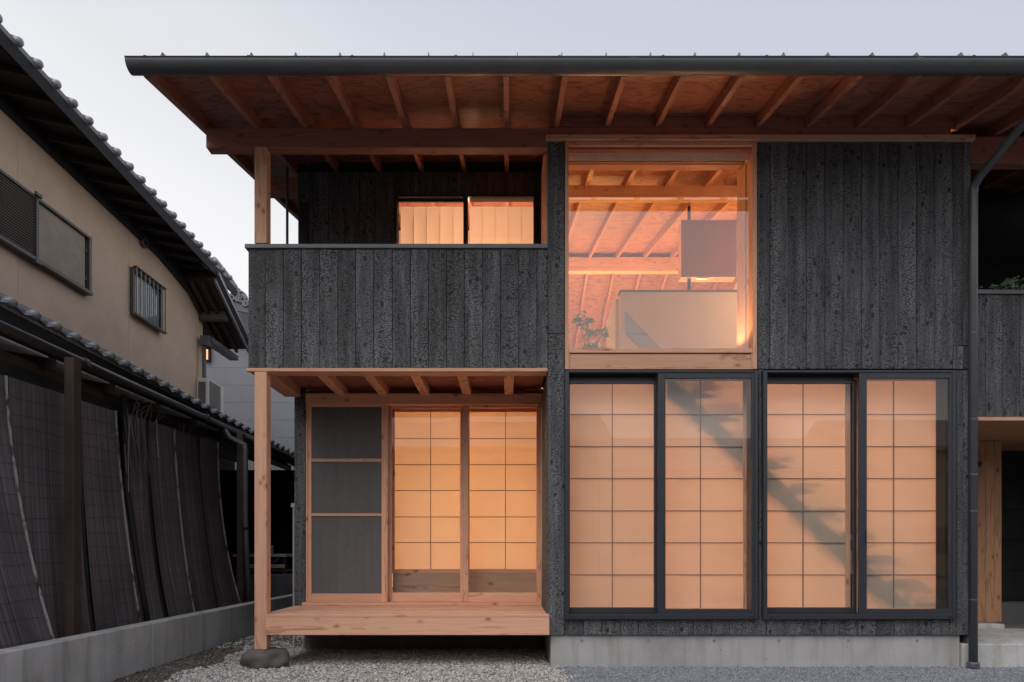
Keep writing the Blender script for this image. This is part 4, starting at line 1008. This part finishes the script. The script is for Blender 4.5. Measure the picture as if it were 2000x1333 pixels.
for px in (160, 400):
    Yc = GX*-F/(VX-px)-D; b = MB(); b.tube([(GX, Yc, GZ), (GX, Yc+.05, GZ)], .056, 16); b.build('gutter_joint', plain('joint_brown', (.08, .06, .055), .5), gg)
Y = -3.0; 
while Y < 6.4:       # pale ceiling panels under the eave and the rafters between them
    b = MB(); b.hexa([(-4.9, Y+.04, 2.90), (-3.98, Y+.04, 2.735), (-3.98, Y+.86, 2.735), (-4.9, Y+.86, 2.90), (-4.9, Y+.04, 2.915), (-3.98, Y+.04, 2.75), (-3.98, Y+.86, 2.75), (-4.9, Y+.86, 2.915)])
    b.build('ceiling_panel', plain('grey_panel', (.75, .74, .75), .7, 0, .2), lr)
    b = MB(); b.hexa([(-5.2, Y-.02, 2.85), (-3.96, Y-.02, 2.64), (-3.96, Y+.035, 2.64), (-5.2, Y+.035, 2.85), (-5.2, Y-.02, 2.96), (-3.96, Y-.02, 2.745), (-3.96, Y+.035, 2.745), (-5.2, Y+.035, 2.96)])
    b.build('rafter', BROWNW, lr); Y += .9
box('purlin', -4.16, -4.08, -4.2, 6.6, 2.60, 2.69, BROWNW, lr, .004); box('purlin', -4.62, -4.54, -4.2, 6.6, 2.70, 2.78, BROWNW, lr, .004)
box('header_board', -4.12, -4.07, -4.2, 4.4, 2.42, 2.60, BLACKW, lr, .003)
box('lean_to_back', -6.38, -6.3, -4.2, 9.5, 0, 3.9, BLACKW, lt, 0)
box('lean_to_end', -6.28, -2.9, 8.6, 8.7, 0, 2.85, BLACKW, lt, 0)
for (px, w_, dp) in ((125, .080, .11), (462, .085, .10)):
    X_ = -3.746; d_ = -X_*F/(VX-px)
    box('post', X_, X_+w_, d_-D, d_-D+dp, .0, 2.70, BROWNW, lt, .004)
b = MB(); b.tube([(-3.93, .735, 2.66), (-3.90, .735, 1.7), (-3.78, .735, .9), (-3.64, .735, .05)], .030, 10); b.build('leaning_pole', BLACKW, lt, smooth=True)
dY = 3.05
b = MB(); b.tube([(GX+.02, 3.0, GZ-.05), (GX+.08, dY, 2.62), (-3.585, dY, 2.52), (-3.575, dY, 2.40), (-3.575, dY, 1.55), (-3.565, dY, 1.3), (-3.53, dY, .35)], .034, 14); dp_ = b.build('downpipe', plain('grey_pipe', (.12, .12, .13), .45), lt, smooth=True)
b = MB(); b.lathe((-3.57, dY, 1.36), [(.040, 0), (.042, .02), (.040, .04)], 14); b.build('pipe_clip', BLACKW, dp_)

# reed blinds ---------------------------------------------------------------------
def reed_mat():
    m, t, b, o = new_mat('reed_brown')
    g_ = t.nodes.new('ShaderNodeNewGeometry')
    c = ramp(t, g_.outputs['Random Per Island'], ((0, (.085, .067, .068)), (.5, (.115, .09, .092)), (1, (.16, .128, .128))))
    n_ = noise(t, coords(t, (3, 3, 1.2)), 1, 4)
    t.links.new(mixc(t, c, ramp(t, n_.outputs[0], ((.3, .6), (.7, 1.2))), 1, 'MULTIPLY'), b.inputs['Base Color']); b.inputs['Roughness'].default_value = .7
    return m
REED = reed_mat()
def bamboo_mat():
    m, t, b, o = new_mat('mottled_bamboo')
    n_ = noise(t, coords(t, (14, 14, 4.5)), 1, 6, .75)
    t.links.new(ramp(t, n_.outputs[0], ((.36, (.012, .010, .010)), (.43, (.10, .09, .08)), (.48, (.34, .32, .30)), (.7, (.42, .40, .37)))), b.inputs['Base Color']); b.inputs['Roughness'].default_value = .5
    return m
BAM = bamboo_mat(); BAMD = plain('dark_bamboo', (.012, .010, .010), .6, 0, .4)
CORD = plain('blind_cord', (.065, .053, .055), .8)
def blindX(t, xb, ph, Y): return -4.0+(xb+4.0)*(t**1.9)+.03*math.sin(3.1*t+ph)+.006*math.sin(9*Y+ph*2+5*t)*t
def reed_blind(d0, d1, xb0, xb1, label, ph, edge):
    y0, y1 = d0-D+.012, d1-D-.012; zt_ = lambda Y: 2.45+.028*(Y+D-5.4); zb_ = .12
    root = thing('reed_blind', label, 'blind', (-3.8, (y0+y1)/2, .12), 'reed blinds leaning along the lean-to')
    b = MB(); nz = 16; step = .0125 if d0 < 7 else .016; n_ = int((y1-y0)/step)
    for i in range(n_):
        Yc = y0+(i+.5)*(y1-y0)/n_; w_ = step*.40; jr = random.uniform(-.002, .002); base = len(b.v)
        u = i/n_; xb = xb0+(xb1-xb0)*u
        for j in range(nz+1):
            t_ = j/nz; z = zt_(Yc)*(1-t_)+zb_*t_; X_ = blindX(t_, xb, ph, Yc)+jr
            b.v += [(X_-.001, Yc-w_, z), (X_+.005, Yc, z), (X_-.001, Yc+w_, z)]
        for j in range(nz):
            q = base+j*3; b.f += [(q, q+1, q+4, q+3), (q+1, q+2, q+5, q+4)]; b.m += [0, 0]
    tag(b.build('reeds', REED, root), kind='stuff')
    c = MB()                           # binding cords
    for k_ in range(1, 17):
        t0 = (k_+random.uniform(-.2, .2))/17; pts = []
        for i in range(9):
            u = i/8; Yc = y0+(y1-y0)*u; t_ = t0+.004*math.sin(u*5+k_); z = zt_(Yc)*(1-t_)+zb_*t_; pts.append((blindX(t_, xb0+(xb1-xb0)*u, ph, Yc)+.0075, Yc, z))
        c.tube(pts, .0012, 4, False)
    c.build('binding_cord', CORD, root)
    for (Yc, xb, mt) in ((y1-.008, xb1, edge),):
        pts = []; 
        for j in range(25):
            t_ = j/24; pts.append((blindX(t_, xb, ph, Yc)+.010, Yc, zt_(Yc)*(1-t_)+zb_*t_))
        e = MB(); e.tube(pts, [.011*(1.25 if j % 4 == 0 else 1) for j in range(25)], 8); e.build('bamboo_edge', mt, root)
    e = MB(); e.tube([(-3.99, y0, zt_(y0)+.01), (-3.99, y1, zt_(y1)+.01)], .014, 8); e.build('top_rod', BAMD, root)
    return root
reed_blind(3.55, 4.6, -3.30, -3.48, 'reed blind at the left picture edge, its foot curling out over the wall', 0, BAMD)
reed_blind(4.6, 5.42, -3.50, -3.50, 'reed blind just left of the front dark post, with a whitish bamboo edge', .6, BAM)
reed_blind(5.42, 6.33, -3.80, -3.80, 'reed blind that passes behind the front dark post', 1.1, BAMD)
reed_blind(6.33, 6.95, -3.79, -3.68, 'narrow reed blind left of the hanging sticks, mottled white edge', .3, BAM)
reed_blind(7.02, 7.52, -3.70, -3.70, 'narrow reed blind just right of the bundle of hanging sticks', 1.6, BAMD)
reed_blind(7.52, 8.14, -3.66, -3.66, 'third reed blind counted from the grey downpipe, with a speckled right edge', .9, BAM)
reed_blind(8.14, 8.78, -3.70, -3.70, 'second reed blind counted from the grey downpipe', .2, BAMD)
reed_blind(8.78, 9.35, -3.68, -3.55, 'last reed blind, next to the grey downpipe and far post', 1.9, BAM)
# hanging sticks
hs = thing('hanging_sticks', 'bundle of thin bamboo sticks and twigs hanging between two reed blinds', 'sticks', (-3.85, .8, 1.9))
rr = random.Random(11); SM = plain('old_sticks', (.10, .09, .08), .8, 0, .3); SM2 = plain('pale_sticks', (.2, .185, .17), .7)
for k_ in range(18):
    y_ = .68+rr.uniform(-.02, .55); z_ = rr.uniform(2.40, 2.52); ln = rr.uniform(.25, .8); x_ = -3.93+rr.uniform(0, .1)
    b = MB(); a_ = rr.uniform(-.18, .10)
    b.tube([(x_, y_, z_), (x_+.02, y_+a_*ln*.6, z_-ln*.5), (x_+.05, y_+a_*ln, z_-ln)], .0055, 6); b.build('stick', SM if k_ % 4 else SM2, hs)
for k_ in range(10):
    y_ = .75+rr.uniform(-.05, .5); b = MB(); b.tube([(-3.9, y_, 2.42), (-3.86, y_+rr.uniform(-.1, .3), 2.60), (-3.88, y_+rr.uniform(-.1, .45), 2.68)], .004, 5); b.build('twig', SM, hs)
for k_ in range(5):
    y_ = 1.72+rr.uniform(-.1, .2); b = MB(); b.tube([(-3.9, y_, 2.2), (-3.88, y_+rr.uniform(0, .3), 2.4), (-3.9, y_+rr.uniform(.1, .5), 2.62)], .004, 5); b.build('twig', SM, hs)

# boundary wall --------------------------------------------------------------------
bwl = thing('boundary_wall', 'low board-marked concrete wall along the left side of the plot', 'wall', (-3.33, 2, 0))
ds = [1.2, 2.0, 2.83, 3.75, 4.58, 5.415, 6.245, 7.95, 9.6, 12, 15.2]
for a, c in zip(ds[:-1], ds[1:]): box('wall_panel', -3.40, -3.25, a-D+.0015, c-D-.0015, -.2, .405+random.uniform(-.0012, .0012), CONC2, bwl, .006)

# clutter in the neighbour's yard
wb = thing('workbench', 'outdoor workbench with pale slab top seen past the veranda post', 'workbench', (-4.0, 5.2, 0))
SLB = plain('slab_grey', (.50, .49, .46), .7)
box('top', -4.5, -3.62, 4.9, 5.6, .98, 1.03, SLB, wb, .006); box('shelf', -4.5, -3.64, 5.0, 5.6, .74, .77, plain('shelf_grey', (.10, .10, .105), .6), wb, .004)
for x_ in (-4.45, -3.70):
    for y_ in (4.95, 5.5): box('leg', x_, x_+.05, y_, y_+.05, 0, .98, plain('rusty_leg', (.06, .04, .03), .7), wb, .003)
box('apron', -4.4, -3.66, 4.93, 4.945, .80, .86, plain('pale_apron', (.60, .50, .38), .7), wb, .003)
o = box('storage_box', -4.3, -3.62, 4.85, 5.3, .28, .70, plain('box_grey', (.15, .15, .16), .5), None, .02); tag(o, 'dark grey storage box under the pale slab workbench', 'box')
b = MB(); b.lathe((-3.93, 5.1, 1.03), [(.028, 0), (.03, .01), (.03, .10), (.022, .115)], 16)
jar = b.build('jar', plain('green_jar', (.22, .34, .20), .3), None, smooth=True); tag(jar, 'small green jar with pale lid on the workbench', 'jar')
b = MB(); b.lathe((-3.93, 5.1, 1.146), [(.027, 0), (.027, .025)], 16); b.build('lid', plain('lid_pale', (.5, .5, .48), .5), jar)
b = MB(); b.tube([(-3.72, 4.86, .96), (-3.80, 4.84, .90), (-3.95, 4.82, .93), (-4.1, 4.83, .85), (-4.12, 4.82, .5), (-4.0, 4.8, .3), (-3.8, 4.7, .25)], .012, 8)
tag(b.build('hose', plain('blue_hose', (.05, .10, .17), .45), smooth=True), 'dull blue garden hose looped over the workbench', 'hose')
sh = thing('shrub', 'dark leafy shrub behind the workbench in the shaded yard', 'shrub', (-3.6, 7.2, 0))
lv = MB(); sb = MB(); rr = random.Random(9)
for k_ in range(9):
    p1 = Vector((-3.6+rr.uniform(-.5, .6), 7.2+rr.uniform(-.4, .4), rr.uniform(1.3, 2.4))); p0 = Vector((-3.6+rr.uniform(-.08, .08), 7.2, 0)); sb.tube([p0, (p0+p1)/2+Vector((0, 0, .2)), p1], [.018, .012, .004], 6)
    for _ in range(170):
        c_ = p0.lerp(p1, rr.uniform(.45, 1.05))+Vector((rr.gauss(0, .14), rr.gauss(0, .14), rr.gauss(0, .16))); l_ = rr.uniform(.05, .09); a = rr.uniform(0, 6.28)
        dn = Vector((math.cos(a), math.sin(a), rr.uniform(-.8, .3))).normalized()*l_; s_ = dn.cross(Vector((rr.uniform(-1, 1), rr.uniform(-1, 1), 1))).normalized()*l_*.22
        lv.add([c_, c_+dn*.5+s_, c_+dn, c_+dn*.5-s_], [(0, 1, 2, 3)])
sb.build('branch', BLACKW, sh); tag(lv.build('foliage', plain('shrub_leaf', (.05, .065, .045), .5, 0, .4, .4, 20), sh), kind='stuff')

# ------------------------------------------------------------------ grey house behind
gh = thing('grey_house', 'pale grey sided house with ornamental ridge tile far behind the beige house', 'house', (-6, 13, 0))
YG = 11.0
gb = box('body_wall', -10, -1.5, YG+.03, YG+4, 0, 6.35, plain('siding_joint', (.10, .105, .12), .8), gh, 0)
for k_ in range(15):
    z_ = k_*.44; box('siding_board', -10, -1.5, YG, YG+.028, z_+.003, z_+.44, GREYSID, gb, .004)
b = MB(); zc2 = ZZ(600, 10.6)
b.hexa([(-8.4, 10.3, 7.55), (-6.6, 10.3, 7.1), (-6.6, 15.5, 7.1), (-8.4, 15.5, 7.55), (-8.4, 10.3, 7.65), (-6.6, 10.3, 7.2), (-6.6, 15.5, 7.2), (-8.4, 15.5, 7.65)])
b.hexa([(-6.6, 10.3, 7.1), (-1.3, 10.3, 6.2), (-1.3, 15.5, 6.2), (-6.6, 15.5, 7.1), (-6.6, 10.3, 7.2), (-1.3, 10.3, 6.3), (-1.3, 15.5, 6.3), (-6.6, 15.5, 7.2)])
grf = b.build('tiled_roof', TILE, gh)
b = MB(); b.hexa([(-6.9, 10.22, 6.95), (-1.3, 10.22, 6.0), (-1.3, 10.29, 6.0), (-6.9, 10.29, 6.95), (-6.9, 10.22, 7.13), (-1.3, 10.22, 6.18), (-1.3, 10.29, 6.18), (-6.9, 10.29, 7.13)]); b.build('verge_board', plain('verge_grey', (.13, .135, .15), .6), grf)
b = MB(); ox_, oz_ = XX(463, 10.2), ZZ(583, 10.2)              # ridge end ornament of curled clouds round a disc
for (dx, dz, r_) in ((-.13, .02, .10), (.12, -.02, .10), (-.02, .14, .11), (.03, .0, .10), (-.22, -.10, .07), (.21, -.13, .08)):
    pts = []
    for i in range(14):
        a_ = i/13*4.2*math.pi/2*1.6; rr_ = r_*(1-.62*i/13); pts.append((ox_+dx+rr_*math.cos(a_), 10.2, oz_+dz+rr_*math.sin(a_)))
    b.tube(pts, .028, 7)
b.lathe((ox_, 10.24, oz_-.02), [(.24, 0), (.24, .05)], 20, 'y')
b.build('ridge_ornament', plain('ornament_grey', (.21, .21, .225), .5, 0, .2), grf)
b = MB(); b.lathe((ox_-.2, 10.12, oz_-.14), [(.07, 0), (.085, .02), (.085, .2)], 16, 'y'); b.build('ridge_end_tile', CAPT, grf)
ly = YG-.08; lo = thing('porch_lamp', 'small lit warm lamp in a black case on the grey siding', 'lamp', (XX(405, ly), ly, ZZ(700, ly)))
box('lamp_case', XX(400, ly), XX(409.5, ly), ly+.0, ly+.079, ZZ(706, ly), ZZ(679, ly), BLACKW, lo, .003)
box('lamp_glass', XX(402, ly), XX(406.5, ly), ly-.015, ly-.001, ZZ(703, ly), ZZ(683, ly), emit('lit_glass', (1, .55, .22), .85), lo, .002)
b = MB(); b.tube([(XX(561, 1.02), 1.02, 3.88), (XX(561, 1.02), 1.02, 5.15)], .014, 10); b.build('balcony_pole', plain('mast_grey', (.12, .12, .13), .5), house, smooth=True)

# ------------------------------------------------------------------ houses across the road, behind the camera (mirrored in the panes)
for i, (xa, xb, hh, lab) in enumerate(((-30, -10.2, 5.2, 'pale house across the road, left'), (-10.1, 4, 5.8, 'brown house across the road, middle'), (4.1, 16, 4.6, 'low grey house across the road'), (16.1, 32, 5.5, 'plaster house across the road, far right'))):
    oh = thing('opposite_house', lab+' behind the camera', 'house', ((xa+xb)/2, -26, 0))
    cm = [(.3, .28, .25), (.16, .12, .09), (.2, .2, .2), (.35, .32, .28)][i]
    box('wall', xa, xb, -32, -24, 0, hh, plain('opp_wall_%d' % i, cm, .9), oh, 0)
    prism_x('roof', xa-.6, xb+.6, [(-32.8, hh), (-28, hh+2.0), (-23.2, hh), (-23.2, hh+.15), (-28, hh+2.2), (-32.8, hh+.15)], TILE, oh)
    for k_ in range(3):
        wx_ = xa+(k_+.5)*(xb-xa)/3; f_ = box('window', wx_-.8, wx_+.8, -24, -23.95, 1.0, 2.2, WM, oh, 0); box('pane', wx_-.72, wx_+.72, -23.95, -23.94, 1.08, 2.12, plain('dark_pane', (.02, .022, .025), .1), f_, 0)
print('objects', len(bpy.data.objects))
